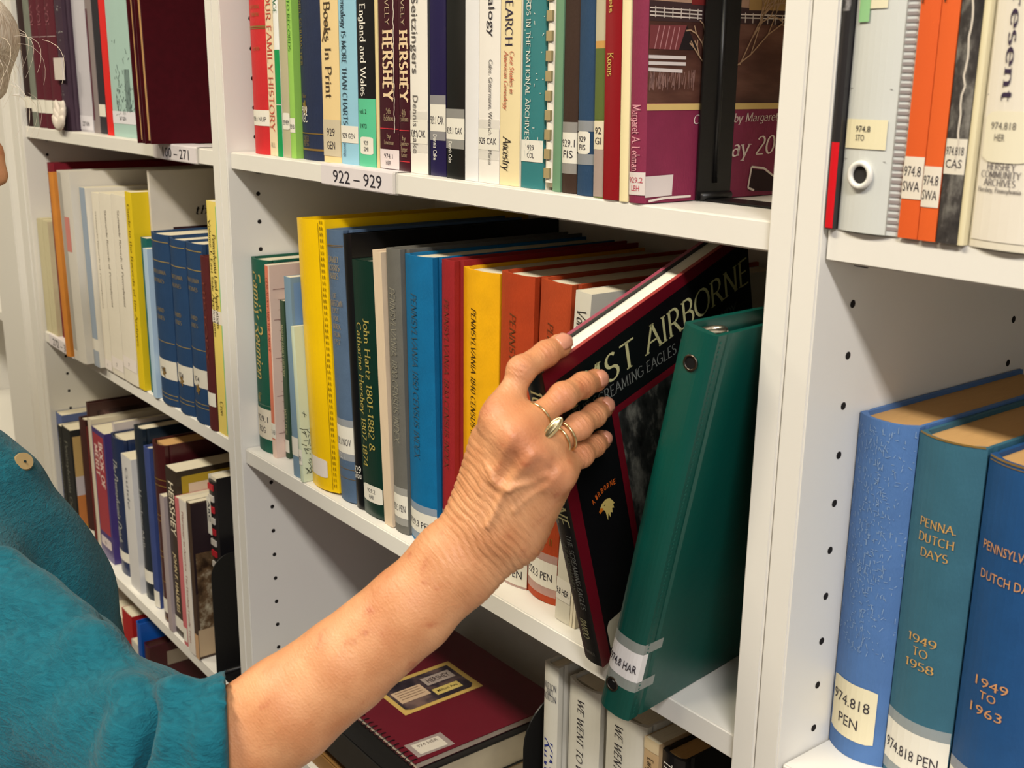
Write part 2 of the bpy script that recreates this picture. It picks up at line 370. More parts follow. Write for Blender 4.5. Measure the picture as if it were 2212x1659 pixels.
def build_book(b):
    t = b['x1'] - b['x0'] - .0002; h, d, kd = b['h'], b['d'], b['kind']; r = book_root(b)
    rr = random.Random(b['key'])
    col = b['col']; cm = mat(b['mat'] if kd != 'folio' else 'velvet', col)
    if kd == 'paper' and b['mat'] == 'cloth': cm = mat('paper', col)
    bul = b['bulge'] if b['bulge'] is not None else {'hard': min(.006, t * .11), 'paper': .0006, 'jacket': .0015, 'box': .002, 'binder': min(.006, t * .1)}.get(kd, 0)
    sp = Sp(r, t, h, bul); N = 10
    arc = [(t * i / N, sp.y(t * i / N)) for i in range(N + 1)]
    pg = mat('page', PAGES.get(b['pages'], (222, 212, 188)))
    if kd in ('hard', 'jacket', 'paper', 'box', 'binder'):
        bt = {'hard': .0026, 'jacket': .0024, 'paper': .0005, 'box': .002, 'binder': .0028}[kd]; bt = min(bt, t * .22)
        ov = {'hard': .003, 'jacket': .003, 'paper': .0003, 'box': .01, 'binder': .012}[kd]
        out = []
        for x, y in arc: out.append((x, y))
        if kd == 'hard': out += [(t, bul + .005), (t - .0011, bul + .0075), (t, bul + .0105)]
        out += [(t, d), (t - bt, d)]
        out += [(t - bt, bul + bt * 1.6)]
        inner = [(t - bt - (t - 2 * bt) * i / 6, max(sp.y(t - bt - (t - 2 * bt) * i / 6), 0) + bt * 1.1) for i in range(7)]
        out += inner[1:-1] + [(bt, bul + bt * 1.6), (bt, d), (0, d)]
        if kd == 'hard': out += [(0, bul + .0105), (.0011, bul + .0075), (0, bul + .005)]
        prism('cover', out, 0, h, cm, r)
        pz0, pz1 = (ov, h - ov) if kd not in ('paper',) else (.0003, h - .0004)
        if kd in ('box', 'binder'): pz0, pz1 = .006, h - .012
        box('page_block', bt + .0001, t - bt - .0001, bul + bt * 1.7 + .0005, d - ov, pz0, pz1, pg, r)
    elif kd == 'pages':
        k = max(2, int(t / .007))
        for i in range(k): box('page_block', t * i / k + .0002, t * (i + 1) / k - .0002, .001 * rr.random(), d, 0, h - .002 * rr.random(), mat('page', col), r)
    elif kd == 'folio':
        prism('cover', [(0, 0), (.003, 0), (.003, d - .004), (t - .003, d - .004), (t - .003, 0), (t, 0), (t, d), (0, d)], 0, h, cm, r)
        box('page_block', .0032, t - .0032, .004, d - .005, .004, h - .004, pg, r)
    elif kd == 'comb':
        box('page_block', .0006, t - .0006, .006, d, .002, h - .002, pg, r)
        box('cover', t - .0006, t, .003, d, 0, h, mat('gloss', col if b['key'] != 'comb1' else (112, 150, 118)), r); box('cover', 0, .0006, .003, d, 0, h, mat('paper', (228, 222, 206)), r)
        # plastic comb: a back strip with curled fingers
        cmb = mat('plastic', col if b['key'] == 'comb1' else (30, 28, 30))
        prism('comb_strip', [(t * .5 + t * .5 * math.cos(a), .005 - .005 * math.sin(a)) for a in [math.pi * i / 8 for i in range(9)]], .006, h - .006, cmb, r)
        nf = 19 if b['key'] == 'comb1' else 16; pit = (h - .012) / nf
        for i in range(nf):
            zc = .006 + pit * (i + .5); c = (168, 150, 108) if b['key'] == 'comb1' else ((190, 40, 50) if i % 2 else (214, 206, 196))
            box('comb_finger', t * .22, t * .8, -.0012, .0008, zc - pit * .26, zc + pit * .26, mat('plastic', c), r)
        if b['key'] == 'combred':
            sp2 = Sp(r, t, h, 0); sp2.patch('call_label', 0, t * .5, h - .085, h - .03, ink('label'), .0016); sp2.text_down('call_number', 'ARC', 'b', h - .036, h - .066, t * .25, t * .28, ink((40, 40, 50)), .0019)
    for f in b['feats']:
        k = f[0]
        if k == 't': sp.text_down('spine_title', f[1], f[2], f[3], f[4], f[5] * t, f[7] * t, ink(f[6]))
        elif k == 'h': sp.text_across('spine_title', f[1], f[2], f[3], f[4], f[5] * t, f[7] * t, ink(f[6]))
        elif k == 'b': sp.patch('spine_band', t * .02, t * .98, f[1] - f[2] / 2, f[1] + f[2] / 2, ink(f[3]), .0004)
        elif k == 'p':
            z0, z1 = sorted((max(0, min(h, f[1])), max(0, min(h, f[2])))); sp.patch('spine_panel', f[4] * t, f[5] * t, z0, z1, mat('gloss' if b['mat'] == 'gloss' else 'paper', f[3]), .0002)
        elif k == 'l':
            z0, z1 = max(.001, f[2]), f[1]; x0, x1 = f[5] * t, f[6] * t
            lb = sp.patch('call_label', x0, x1, z0, z1, ink(f[4]), .0004, round_=.0015 if f[5] > 0 or f[6] < 1 else 0)
            ls = f[3]; hh = z1 - z0
            for i, s in enumerate(ls):
                if not s: continue
                cap = min(hh * (.3 if len(ls) == 1 else .24), .0075); zc = z0 + hh * (.42 if len(ls) == 1 else (.66 - .36 * i))
                wd = min((x1 - x0) * .86, cap * (.72 * len(s)))
                o = sp.text_across('call_number', s, 'n', zc, cap, wd, (x0 + x1) / 2 - (x1 - x0) * .04, ink((58, 52, 58) if f[4] != (222, 210, 206) else (190, 70, 90)), .0006); o.parent = lb
            if f[7]:
                
                for q0, q1 in ((z0 - .0075, z0), (z1, z1 + .0075)): sp.patch('tape', 0, t, q0, q1, tape_mat(), .0005).parent = lb
        elif k == 'crest':
            zc, xc = f[1], f[2] * t; R = .006
            pts = [(R * (1 + .3 * math.cos(5 * a)) * math.cos(a) * (.9 if t > .03 else .7), R * (1 + .3 * math.cos(5 * a)) * math.sin(a)) for a in [2 * math.pi * i / 30 for i in range(30)]]
            mesh_obj('crest', [(xc + a, sp.y(xc + a) - .0005, zc + c) for a, c in pts], [tuple(range(30))], ink('gold'), r)
        elif k == 'slash': strokes('spine_mark', [((t * .1, f[1]), (t * .42, f[1] + .022))], .0016, lambda x, z: (x, sp.y(x) - .0006, z), ink(f[2]), r)
        elif k == 'crease':
            xc = f[1] * t; pts = [(xc + (rr.random() - .5) * .0016, z * h / 60) for z in range(8, 61)]
            strokes('crease', [(pts[i], pts[i + 1]) for i in range(len(pts) - 1)], .0011, lambda x, z: (x, sp.y(x) - .0005, z), ink((214, 204, 190)), r)
        elif k == 'scuff':
            sg = []; n = 70 if f[1] == 1 else 520
            for i in range(n):
                x, z = (rr.uniform(.1, .95) * t, rr.uniform(.02, h)) if f[1] == 1 else (min(.97, max(.03, rr.gauss(.5, .24))) * t, rr.uniform(.075, h * .98))
                l = rr.uniform(.0008, .0045); a = rr.choice((0, math.pi / 2, rr.uniform(0, 3), rr.uniform(0, 3)))
                sg.append(((x, z), (min(t * .99, max(t * .01, x + l * math.cos(a) * .6)), min(h, z + l * math.sin(a)))))
            strokes('scuff_marks', sg, .00035 if f[1] == 2 else .0006, lambda x, z: (x, sp.y(x) - .0005, z), ink((214, 216, 206) if f[1] == 1 else (138, 164, 196)), r)
        elif k == 'speck':
            pm = photo_mat('spine_photo', [(24, 22, 24), (70, 66, 64), (150, 146, 138)] if f[1] == 2 else [(20, 18, 20), (60, 58, 60), (190, 186, 186)], 60, 6, (1, 1, .6))
            sp.patch('spine_photo', 0, t, (.0 if f[1] == 2 else .118), h, pm, .00025)
        elif k == 'staple': strokes('staple', [((t * f[1] * .4, .12), (t * f[1] * .4, .147))], .0008, lambda x, z: (x, sp.y(x) - .0006, z), mat('metal', (150, 140, 120)), r)
        elif k == 'bow':
            box('paper_tag', -.002, t + .002, -.004, -.0006, .075, .107, mat('paper', (216, 206, 198)), r)
            bm = bmesh.new()
            for sx in (-1, 1):
                for i in range(3):
                    mtx = Matrix.Translation((t / 2 + sx * .011, -.006 - .002 * i, .028 - .008 * i)) @ Matrix.Rotation(sx * (.5 + .3 * i), 4, 'Y') @ Matrix.Diagonal((.010, .004, .02, 1))
                    bmesh.ops.create_icosphere(bm, subdivisions=2, radius=1, matrix=mtx)
            bm_obj('tied_ribbon', bm, mat('paper', (222, 210, 198)), r, True)
        elif k == 'church':
            sg = []
            for i in range(90):
                x, z = rr.uniform(.15, .95) * t, .028 + abs(rr.gauss(0, .03)); sg.append(((x, z), (x + rr.uniform(-.004, .004), z + rr.uniform(0, .008))))
            strokes('line_drawing', sg, .0011, lambda x, z: (x, sp.y(x) - .0004, z), ink((70, 84, 84)), r)
            strokes('line_drawing', [((t * .75, .02), (t * .75, .09))], t * .2, lambda x, z: (x, sp.y(x) - .00035, z), ink((116, 138, 134)), r)
        elif k == 'stitch':
            V = []; F = []
            for xx in (t * .9, t * .94):
                for i in range(int(h / .0062)):
                    z = .006 + i * .0062; n = len(V); V += [(xx, sp.y(xx) - .0007, z), (xx + .0013, sp.y(xx) - .0007, z + .001), (xx + .0013, sp.y(xx) - .0007, z + .0045), (xx, sp.y(xx) - .0007, z + .0034)]; F.append((n, n + 1, n + 2, n + 3))
            mesh_obj('stitching', V, F, ink((120, 92, 10)), r)
            strokes('seam', [((t * .86, .003), (t * .86, h - .003))], .0007, lambda x, z: (x, sp.y(x) - .0004, z), ink((150, 118, 8)), r)
        elif k == 'sto':
            sp.patch('call_label', t * .02, t * .72, .0455, .0612, ink((236, 226, 190)), .0006)
            sp.text_across('call_number', '974.8', 'n', .0562, .0032, t * .26, t * .34, ink((70, 66, 64)), .0009); sp.text_across('call_number', 'STO', 'n', .0515, .0032, t * .16, t * .3, ink((70, 66, 64)), .0009)
            sp.patch('call_label', t * .06, t * .56, .1186, .15, ink((234, 226, 196)), .0006); sp.patch('sticky_note', t * .08, t * .28, .112, .14, mat('paper', (150, 204, 146)), .0009)
            cx, cz = t * .38, .0315; ring = [(cx + .0064 * math.cos(a), .0 - .0012, cz + .0064 * math.sin(a)) for a in [2 * math.pi * i / 20 for i in range(20)]]
            tube('finger_ring', ring, .0017, mat('plastic', (236, 234, 226)), r, 8, True)
            mesh_obj('finger_hole', [(cx + .005 * math.cos(a), sp.y(cx) - .0007, cz + .005 * math.sin(a)) for a in [2 * math.pi * i / 20 for i in range(20)]], [tuple(range(20))], mat('wall', (48, 46, 44)), r)
            V = []; F = []
            for i in range(78):
                z = .003 + i * .0036; n = len(V); V += [(t * .84, sp.y(t * .84) - .0006, z), (t * .97, sp.y(t * .97) - .0006, z), (t * .97, sp.y(t * .97) - .0006, z + .0017), (t * .84, sp.y(t * .84) - .0006, z + .0017)]; F.append((n, n + 1, n + 2, n + 3))
            mesh_obj('weld_ridges', V, F, ink((150, 140, 138)), r)
            strokes('sleeve_seam', [((t * .02, .0776), (t * .74, .0772)), ((t * .02, .0396), (t * .74, .0392)), ((t * .83, 0), (t * .83, h))], .0004, lambda x, z: (x, sp.y(x) - .0005, z), ink((150, 148, 144)), r)
        elif k == 'arch':
            sp.patch('spine_card', t * .03, t * .97, .004, h - .004, mat('paper', (234, 226, 212)), .0004)
            sp.text_down('spine_title', '1984 to Present', 's', .205, .0718, t * .14, t * .3, ink((58, 44, 70)), .0008)
            sp.patch('call_label', t * .06, t * .66, .0428, .0676, ink((236, 228, 204)), .0009, round_=.003)
            sp.text_across('call_number', '974.818', 'n', .0606, .0034, t * .32, t * .3, ink((130, 124, 116)), .0012); sp.text_across('call_number', 'HER', 'n', .0550, .0034, t * .14, t * .27, ink((130, 124, 116)), .0012)
            for i, (s, wd) in enumerate((('HERSHEY', .36), ('COMMUNITY', .5), ('ARCHIVES', .4))): sp.text_across('spine_title', s, 's', .0409 - i * .0039, .0033, t * wd, t * .33, ink((66, 54, 66)), .0008)
            sp.text_across('spine_title', 'Hershey, Pennsylvania', 's', .0294, .0024, t * .55, t * .33, ink((80, 70, 74)), .0008)
            strokes('sleeve_seam', [((t * .03, .0754), (t * .97, .0754))], .0005, lambda x, z: (x, sp.y(x) - .0007, z), ink((176, 168, 158)), r)
    return r, sp
ROOT = {}
KEYS = ('key', 'label', 'x0', 'x1', 'y', 'z', 'h', 'd', 'lean', 'kind', 'col', 'mat', 'name', 'bulge', 'pages', 'cat', 'feats')
BOOKS = [dict(zip(KEYS, q), yaw=0) for q in (
    ('red1', 'red cloth book at the left end of the 922-929 shelf', -0.7419, -0.6969, 0.0166, 0.102, 0.262, 0.2, 0.0, 'hard', (200, 38, 42), 'cloth', None, None, 'page', 'book', [('b', 0.1331, 0.0016, 'gold'), ('b', 0.1312, 0.0008, 'gold'), ('l', 0.047, 0.0304, ('929.1 NUP',), 'label', 0, 1, 0), ('h', 'NATIONAL', 's', 0.1532, 0.0035, 0.5, 'gold', 0.5), ('h', 'UNION', 's', 0.1453, 0.0035, 0.4, 'gold', 0.5), ('h', '1979', 's', 0.1104, 0.0035, 0.35, 'gold', 0.5)]),
    ('cream1', 'cream paperback with red spine capitals beside the red cloth book', -0.6964, -0.679, 0.0169, 0.102, 0.255, 0.2, 0.0, 'paper', (233, 212, 175), 'cloth', None, None, 'page', 'book', [('t', 'FINDING YOUR FAMILY HISTORY', 's', 0.2318, 0.0258, 0.62, (196, 84, 66), 0.5), ('h', 'ALL', 's', 0.0117, 0.005, 0.6, (170, 160, 140), 0.5)]),
    ('green1', 'narrow white booklet with a bright green lower spine', -0.6765, -0.6648, 0.016, 0.102, 0.25, 0.2, 0.0, 'paper', (240, 240, 236), 'cloth', None, None, 'page', 'book', [('p', 0.1088, -0.0005, (4, 148, 80), 0, 1), ('t', 'HERITAGE', 's', 0.1847, 0.1443, 0.6, (20, 110, 60), 0.5), ('b', 0.0534, 0.0006, (240, 236, 225))]),
    ('olive1', 'olive grey booklet in a clear sleeve beside the green spine', -0.6644, -0.647, 0.0161, 0.102, 0.25, 0.2, 0.0, 'paper', (190, 182, 150), 'gloss', None, None, 'page', 'book', [('l', 0.0456, 0.0286, ('929 MEM',), 'label', 0.15, 1, 0)]),
    ('lime1', 'lime green narrow booklet left of the navy book', -0.6466, -0.6353, 0.0161, 0.102, 0.25, 0.2, 0.0, 'paper', (150, 200, 90), 'cloth', None, None, 'page', 'book', [('t', 'GUIDE TO RECORDS', 's', 0.184, 0.1068, 0.45, (60, 120, 50), 0.5), ('l', 0.0407, 0.0261, ('929 B',), 'label', 0, 1, 0)]),
    ('navy1', 'navy cloth book with gilt crest and white hand lettering', -0.6344, -0.5811, 0.0184, 0.102, 0.27, 0.2, 0.0, 'hard', (30, 42, 72), 'cloth', None, None, 'page', 'book', [('t', 'DANIEL SCHUMACHER', 's', 0.1649, 0.0928, 0.15, 'gold', 0.2), ('h', 'Baker', 's', 0.0635, 0.004, 0.2, 'gold', 0.3), ('h', '929', 'n', 0.0492, 0.008, 0.3, (240, 236, 225), 0.28), ('h', 'KEC', 'n', 0.0414, 0.008, 0.3, (240, 236, 225), 0.28), ('crest', 0.052, 0.3), ('b', 0.0265, 0.001, 'gold'), ('b', 0.0106, 0.002, 'gold'), ('h', 'CENTER', 's', 0.0213, 0.005, 0.3, 'gold', 0.32), ('h', 'PRESS', 's', 0.0162, 0.005, 0.28, 'gold', 0.32)]),
    ('tan1', 'tan paperback with large dark spine title left of the pale blue book', -0.58, -0.5455, 0.0183, 0.102, 0.275, 0.2, 0.0, 'paper', (236, 208, 152), 'cloth', None, None, 'page', 'book', [('t', 'Genealogical Books In Print', 's', 0.2369, 0.0617, 0.36, (70, 55, 40), 0.42), ('slash', 0.115, (110, 80, 40)), ('l', 0.0416, 0.0065, ('929', 'GEN'), (205, 192, 165), 0, 1, 0)]),
    ('blue1', 'pale blue paperback with black spine title on the 922-929 shelf', -0.5443, -0.5116, 0.0182, 0.102, 0.26, 0.2, 0.0, 'paper', (150, 200, 222), 'cloth', None, None, 'page', 'book', [('t', 'Genealogy IS MORE THAN CHARTS', 's', 0.1586, 0.0377, 0.27, (40, 55, 70), 0.3), ('l', 0.0368, 0.0209, ('929 GEN',), 'label', 0, 1, 0), ('t', 'Jennings', 'n', 0.0204, 0.0076, 0.16, (60, 80, 110), 0.25)]),
    ('black1', 'black book with mint green foot and white blackletter title', -0.5103, -0.479, 0.0179, 0.102, 0.265, 0.2, 0.0, 'paper', (22, 22, 24), 'gloss', None, None, 'page', 'book', [('p', 0.0626, -0.0, (95, 200, 155), 0, 1), ('t', 'Research in England and Wales', 's', 0.1999, 0.0648, 0.33, (240, 236, 225), 0.38), ('l', 0.0279, 0.0118, ('929', 'SMI'), 'label', 0.1, 0.85, 0), ('h', 'vol. 2', 'n', 0.0511, 0.004, 0.4, (25, 22, 22), 0.3), ('h', '1973', 'n', 0.0378, 0.004, 0.4, (25, 22, 22), 0.3)]),
    ('buff1', 'thin buff pamphlet wedged against the worn maroon book', -0.4784, -0.4731, 0.0177, 0.102, 0.23, 0.2, 0.0, 'paper', (226, 205, 150), 'cloth', None, None, 'page', 'book', []),
    ('hersh1', 'worn maroon paperback lettered HERSHEY with a white crease and sticker', -0.4721, -0.4394, 0.0179, 0.102, 0.25, 0.2, 0.0, 'paper', (64, 22, 34), 'gloss', None, None, 'page', 'book', [('t', 'SNAVELY', 's', 0.1668, 0.1265, 0.22, (190, 170, 140), 0.5), ('t', 'HERSHEY', 'B', 0.1224, 0.0623, 0.5, (232, 205, 165), 0.5), ('h', '5th', 's', 0.0526, 0.005, 0.25, (170, 150, 120), 0.5), ('h', 'Edition', 's', 0.0466, 0.005, 0.5, (170, 150, 120), 0.5), ('b', 0.0369, 0.0008, (200, 50, 60)), ('h', 'by', 's', 0.0305, 0.004, 0.2, (170, 150, 120), 0.5), ('h', 'Lawrence', 's', 0.0249, 0.004, 0.5, (170, 150, 120), 0.5), ('crease', 0.8), ('l', 0.0184, 0.0012, ('974.1', 'HER'), (228, 214, 214), 0, 1, 0)]),
    ('hersh2', 'clean maroon paperback lettered HERSHEY beside the white Seitzingers book', -0.4387, -0.421, 0.0177, 0.102, 0.25, 0.2, 0.0, 'paper', (66, 22, 34), 'gloss', None, None, 'page', 'book', [('t', 'SNAVELY', 's', 0.1649, 0.1255, 0.3, (190, 170, 140), 0.5), ('t', 'HERSHEY', 'B', 0.1215, 0.062, 0.72, (232, 205, 165), 0.52), ('h', '4th', 's', 0.0521, 0.005, 0.4, (170, 150, 120), 0.5), ('h', 'Edition', 's', 0.0467, 0.005, 0.8, (170, 150, 120), 0.5), ('b', 0.0363, 0.0008, (200, 50, 60)), ('h', 'by', 's', 0.0297, 0.004, 0.3, (170, 150, 120), 0.5), ('h', 'Lawrence', 's', 0.0251, 0.004, 0.8, (170, 150, 120), 0.5), ('h', 'Berger', 's', 0.02, 0.004, 0.6, (170, 150, 120), 0.5), ('h', 'Knorr', 's', 0.015, 0.004, 0.55, (170, 150, 120), 0.5), ('b', 0.0091, 0.0008, (200, 50, 60))]),
    ('white1', 'white paperback titled Seitzingers right of the maroon pair', -0.4204, -0.393, 0.0178, 0.102, 0.25, 0.2, 0.0, 'paper', (238, 232, 222), 'cloth', None, None, 'page', 'book', [('t', 'Seitzingers', 'n', 0.149, 0.0851, 0.36, (90, 84, 80), 0.33), ('t', 'Dennis Cake', 'n', 0.0675, 0.0175, 0.3, (110, 104, 100), 0.33), ('l', 0.0464, 0.026, ('929.1 CAK',), 'label', 0, 1, 1)]),
    ('slim1', 'slim dark grey volume between the white and indigo spines', -0.3926, -0.3893, 0.0177, 0.102, 0.25, 0.2, 0.0, 'paper', (40, 42, 52), 'cloth', None, None, 'page', 'book', []),  # dark strip painted in for the shade of a narrow gap
    ('indigo1', 'indigo book with white call label halfway up its spine foot', -0.3889, -0.3652, 0.0177, 0.102, 0.25, 0.2, 0.0, 'paper', (32, 26, 72), 'gloss', None, None, 'page', 'book', [('l', 0.06, 0.0376, ('929.1 CAK',), 'label', 0, 1, 1), ('t', 'Dennis Cake', 'n', 0.0353, 0.0134, 0.24, (240, 236, 225), 0.35)]),
    ('black2', 'glossy black book with white call label beside the plain white book', -0.3586, -0.3323, 0.0136, 0.102, 0.25, 0.2, 0.0, 'paper', (22, 24, 24), 'gloss', None, None, 'page', 'book', [('l', 0.0495, 0.0323, ('929.1 CAK',), 'label', 0, 1, 1), ('t', 'Dennis Cake', 'n', 0.0308, 0.013, 0.2, (240, 236, 225), 0.25)]),
    ('white2', 'plain white book without lettering on the 922-929 shelf', -0.3318, -0.3133, 0.0135, 0.102, 0.25, 0.2, 0.0, 'paper', (230, 228, 228), 'cloth', None, None, 'page', 'book', []),
    ('white3', 'white paperback with tall black title ending in ology', -0.3126, -0.2849, 0.0133, 0.102, 0.26, 0.2, 0.0, 'paper', (238, 232, 224), 'cloth', None, None, 'page', 'book', [('t', 'Genealogy', 'n', 0.1723, 0.1129, 0.28, (50, 46, 52), 0.62), ('t', 'Cake, Gittermann, Wenrich', 'n', 0.096, 0.038, 0.17, (90, 86, 84), 0.6), ('l', 0.0428, 0.0262, ('929 CAK',), 'label', 0, 1, 1), ('t', 'Marco', 'n', 0.0262, 0.015, 0.17, (90, 86, 84), 0.6)]),
    ('cream2', 'cream book titled Research with navy capitals and red italics', -0.2842, -0.2591, 0.0132, 0.102, 0.265, 0.2, 0.0, 'paper', (236, 218, 172), 'cloth', None, None, 'page', 'book', [('t', 'RESEARCH', 's', 0.1566, 0.1055, 0.36, (40, 36, 70), 0.45), ('t', 'Case Studies in', 'i', 0.102, 0.0705, 0.2, (190, 90, 70), 0.62), ('t', 'American Genealogy', 'i', 0.102, 0.0584, 0.2, (190, 90, 70), 0.32), ('t', 'Ancestry', 'i', 0.0376, 0.0121, 0.4, (40, 36, 40), 0.4)]),
    ('page1', 'thin ivory pamphlet right of the cream Research book', -0.2587, -0.2567, 0.013, 0.102, 0.25, 0.2, 0.0, 'paper', (214, 206, 186), 'cloth', None, None, 'page', 'book', []),
    ('teal1', 'scuffed teal book on the National Archives with white label', -0.2557, -0.2294, 0.0126, 0.102, 0.262, 0.2, 0.0, 'paper', (52, 124, 128), 'gloss', None, None, 'page', 'book', [('t', 'GENEALOGICAL RECORDS IN THE NATIONAL ARCHIVES', 's', 0.2062, 0.036, 0.2, (226, 226, 214), 0.28), ('scuff', 1), ('l', 0.0364, 0.0202, ('929', 'COL'), 'label', 0, 1, 0)]),
    ('comb1', 'white comb-bound report with square holes down its spine', -0.2287, -0.2177, 0.0124, 0.102, 0.28, 0.2, 0.0, 'comb', (238, 230, 214), 'cloth', None, None, 'page', 'book', []),
    ('green2', 'sea green folder cover behind the white comb spine', -0.217, -0.2081, 0.012, 0.102, 0.27, 0.2, 0.0, 'paper', (112, 150, 118), 'gloss', None, None, 'page', 'book', []),
    ('brown1', 'dark brown book with taped white call label', -0.2072, -0.1905, 0.0118, 0.102, 0.24, 0.2, -0.006, 'hard', (58, 38, 28), 'cloth', None, None, 'page', 'book', [('l', 0.0437, 0.0217, ('929.1', 'FIS'), 'label', 0, 1, 1), ('t', 'THE FISHER FAMILY', 's', 0.1781, 0.1456, 0.3, 'gold', 0.5)]),
    ('blue2', 'slate blue cloth book with taped white label beside the brown one', -0.187, -0.1688, 0.0091, 0.102, 0.24, 0.2, -0.013, 'hard', (36, 66, 98), 'cloth', None, None, 'page', 'book', [('l', 0.0453, 0.0295, ('929', 'FIS'), 'label', 0, 0.8, 1)]),
    ('photo1', 'thin booklet with a green landscape photo spine and hand label', -0.1655, -0.1552, 0.007, 0.102, 0.24, 0.2, -0.02, 'paper', (120, 128, 70), 'cloth', None, None, 'page', 'book', [('p', 0.1562, 0.1068, (190, 180, 150), 0, 1), ('p', 0.1068, 0.1019, (200, 150, 80), 0, 1), ('p', 0.1019, 0.0542, (90, 104, 48), 0, 1), ('p', 0.0337, 0.0009, (170, 150, 140), 0, 1), ('l', 0.0532, 0.0337, ('92', 'GI'), (226, 214, 186), 0, 1, 0)]),
    ('koons', 'crimson hardback lettered Koons leaning at the front of the shelf', -0.1521, -0.136, 0.0043, 0.102, 0.25, 0.2, -0.028, 'hard', (140, 18, 28), 'gloss', None, 0.0005, 'page', 'book', [('t', 'Garreis', 's', 0.1496, 0.1245, 0.27, (214, 190, 100), 0.4), ('t', 'Koons', 's', 0.0987, 0.0832, 0.36, (214, 190, 100), 0.4)]),
    ('cream3', 'ivory stapled booklet squeezed between crimson and plum books', -0.1355, -0.127, 0.0041, 0.102, 0.25, 0.2, -0.028, 'paper', (240, 224, 176), 'cloth', None, None, 'page', 'book', []),
    ('plum', 'plum jacketed book with farm painting on its cover behind the bookend', -0.1264, -0.1106, 0.004, 0.102, 0.286, 0.222, -0.028, 'jacket', (132, 40, 72), 'cloth', None, None, 'page', 'book', [('t', 'Margaret A. Lehman', 's', 0.0651, 0.0213, 0.5, (236, 170, 180), 0.45), ('t', 'y', 's', 0.135, 0.1324, 0.5, (236, 170, 180), 0.45), ('l', 0.0207, 0.0054, ('929.2', 'LEH'), (222, 210, 206), 0, 1, 0)]),
    ('famreu', 'dark green cloth book titled Family Reunion at the left end', -0.7706, -0.7282, 0.0188, -0.248, 0.2306, 0.2, 0.0, 'hard', (18, 84, 66), 'cloth', None, None, 'page', 'book', [('t', 'Family Reunion', 'i', 0.2172, 0.0894, 0.42, (190, 165, 95), 0.5), ('t', 'Rogers', 's', 0.0718, 0.0604, 0.2, (190, 165, 95), 0.4), ('l', 0.0535, 0.0166, ('929.1', 'ROG'), (226, 216, 196), 0, 1, 0), ('b', 0.0581, 0.001, (90, 120, 100))]),
    ('genea', 'cream paperback with coral spine next to Family Reunion', -0.7259, -0.7151, 0.018, -0.248, 0.2277, 0.215, 0.0, 'paper', (228, 198, 182), 'cloth', None, None, 'page', 'book', [('p', 0.2266, 0.022, (214, 120, 92), 0, 0.8), ('t', 'GENEALOGY AND THE FAMILY', 's', 0.2134, 0.1277, 0.42, (150, 70, 50), 0.5), ('l', 0.0418, 0.0237, ('1.1 HEI',), 'label', 0, 1, 0)]),
    ('dkgreen', 'short dark green booklet tucked behind the blue-grey one', -0.7147, -0.7041, 0.0292, -0.248, 0.1877, 0.15, 0.0, 'paper', (52, 78, 56), 'cloth', None, None, 'page', 'book', [('t', 'MARTIN FAMILY HISTORY', 's', 0.1599, 0.0988, 0.45, (190, 190, 150), 0.5), ('t', 'WEST PUBL', 's', 0.0599, 0.0271, 0.45, (190, 190, 150), 0.5), ('l', 0.0226, 0.0072, (), 'label', 0, 1, 0)]),
    ('bluegrey', 'blue-grey pamphlet with sky blue cover left of the yellow binder', -0.6523, -0.6374, 0.0073, -0.248, 0.2248, 0.2, -0.0244, 'paper', (120, 148, 170), 'cloth', None, None, 'page', 'book', [('l', 0.0461, 0.0246, ('',), 'label', 0, 1, 0)]),
    ('mint', 'pale mint booklet with an ink sketch leaning on the yellow binder', -0.6302, -0.6225, 0.0043, -0.248, 0.1736, 0.14, -0.0578, 'paper', (205, 216, 190), 'cloth', None, None, 'page', 'book', [('l', 0.0369, 0.0194, ('929.',), 'label', 0, 1, 0)]),
    ('ybind', 'bright yellow vinyl binder with stitched edge and blank white sticker', -0.6219, -0.5622, 0.0096, -0.248, 0.2894, 0.27, -0.0549, 'binder', (246, 200, 0), 'vinyl', 'ring_binder', None, 'page', 'binder', [('l', 0.0343, 0.0138, (), (232, 222, 214), 0.08, 0.75, 0), ('stitch', 1)]),
    ('slate', 'slate blue cloth volume right of the yellow binder', -0.5615, -0.5274, 0.0135, -0.248, 0.2838, 0.23, -0.0566, 'hard', (82, 104, 132), 'cloth', None, None, 'page', 'book', [('b', 0.2686, 0.0007, 'gold'), ('b', 0.2672, 0.0004, 'gold'), ('h', 'DAVID', 's', 0.2544, 0.006, 0.55, (170, 150, 110), 0.5), ('h', 'NORRIS', 's', 0.2459, 0.006, 0.62, (170, 150, 110), 0.5), ('h', 'DIARIES', 's', 0.2378, 0.006, 0.5, (170, 150, 110), 0.5), ('h', 'OF', 's', 0.2176, 0.005, 0.2, (160, 140, 105), 0.5), ('h', 'NORRISTOWN', 's', 0.2099, 0.006, 0.7, (160, 140, 105), 0.5), ('h', 'DIST', 's', 0.2022, 0.005, 0.4, (160, 140, 105), 0.5), ('h', 'VOL', 's', 0.1944, 0.005, 0.35, (160, 140, 105), 0.5), ('h', 'INDEX', 's', 0.1862, 0.005, 0.45, (160, 140, 105), 0.5), ('h', 'FROM', 's', 0.1779, 0.005, 0.4, (160, 140, 105), 0.5), ('h', '1752', 's', 0.1701, 0.005, 0.35, (160, 140, 105), 0.5), ('l', 0.0816, 0.0527, ('929.1 NOV',), 'label', 0, 1, 1), ('h', 'VOL 1', 'n', 0.0491, 0.006, 0.4, (220, 220, 225), 0.35), ('b', 0.0358, 0.0006, 'gold'), ('b', 0.0255, 0.0006, 'gold')]),
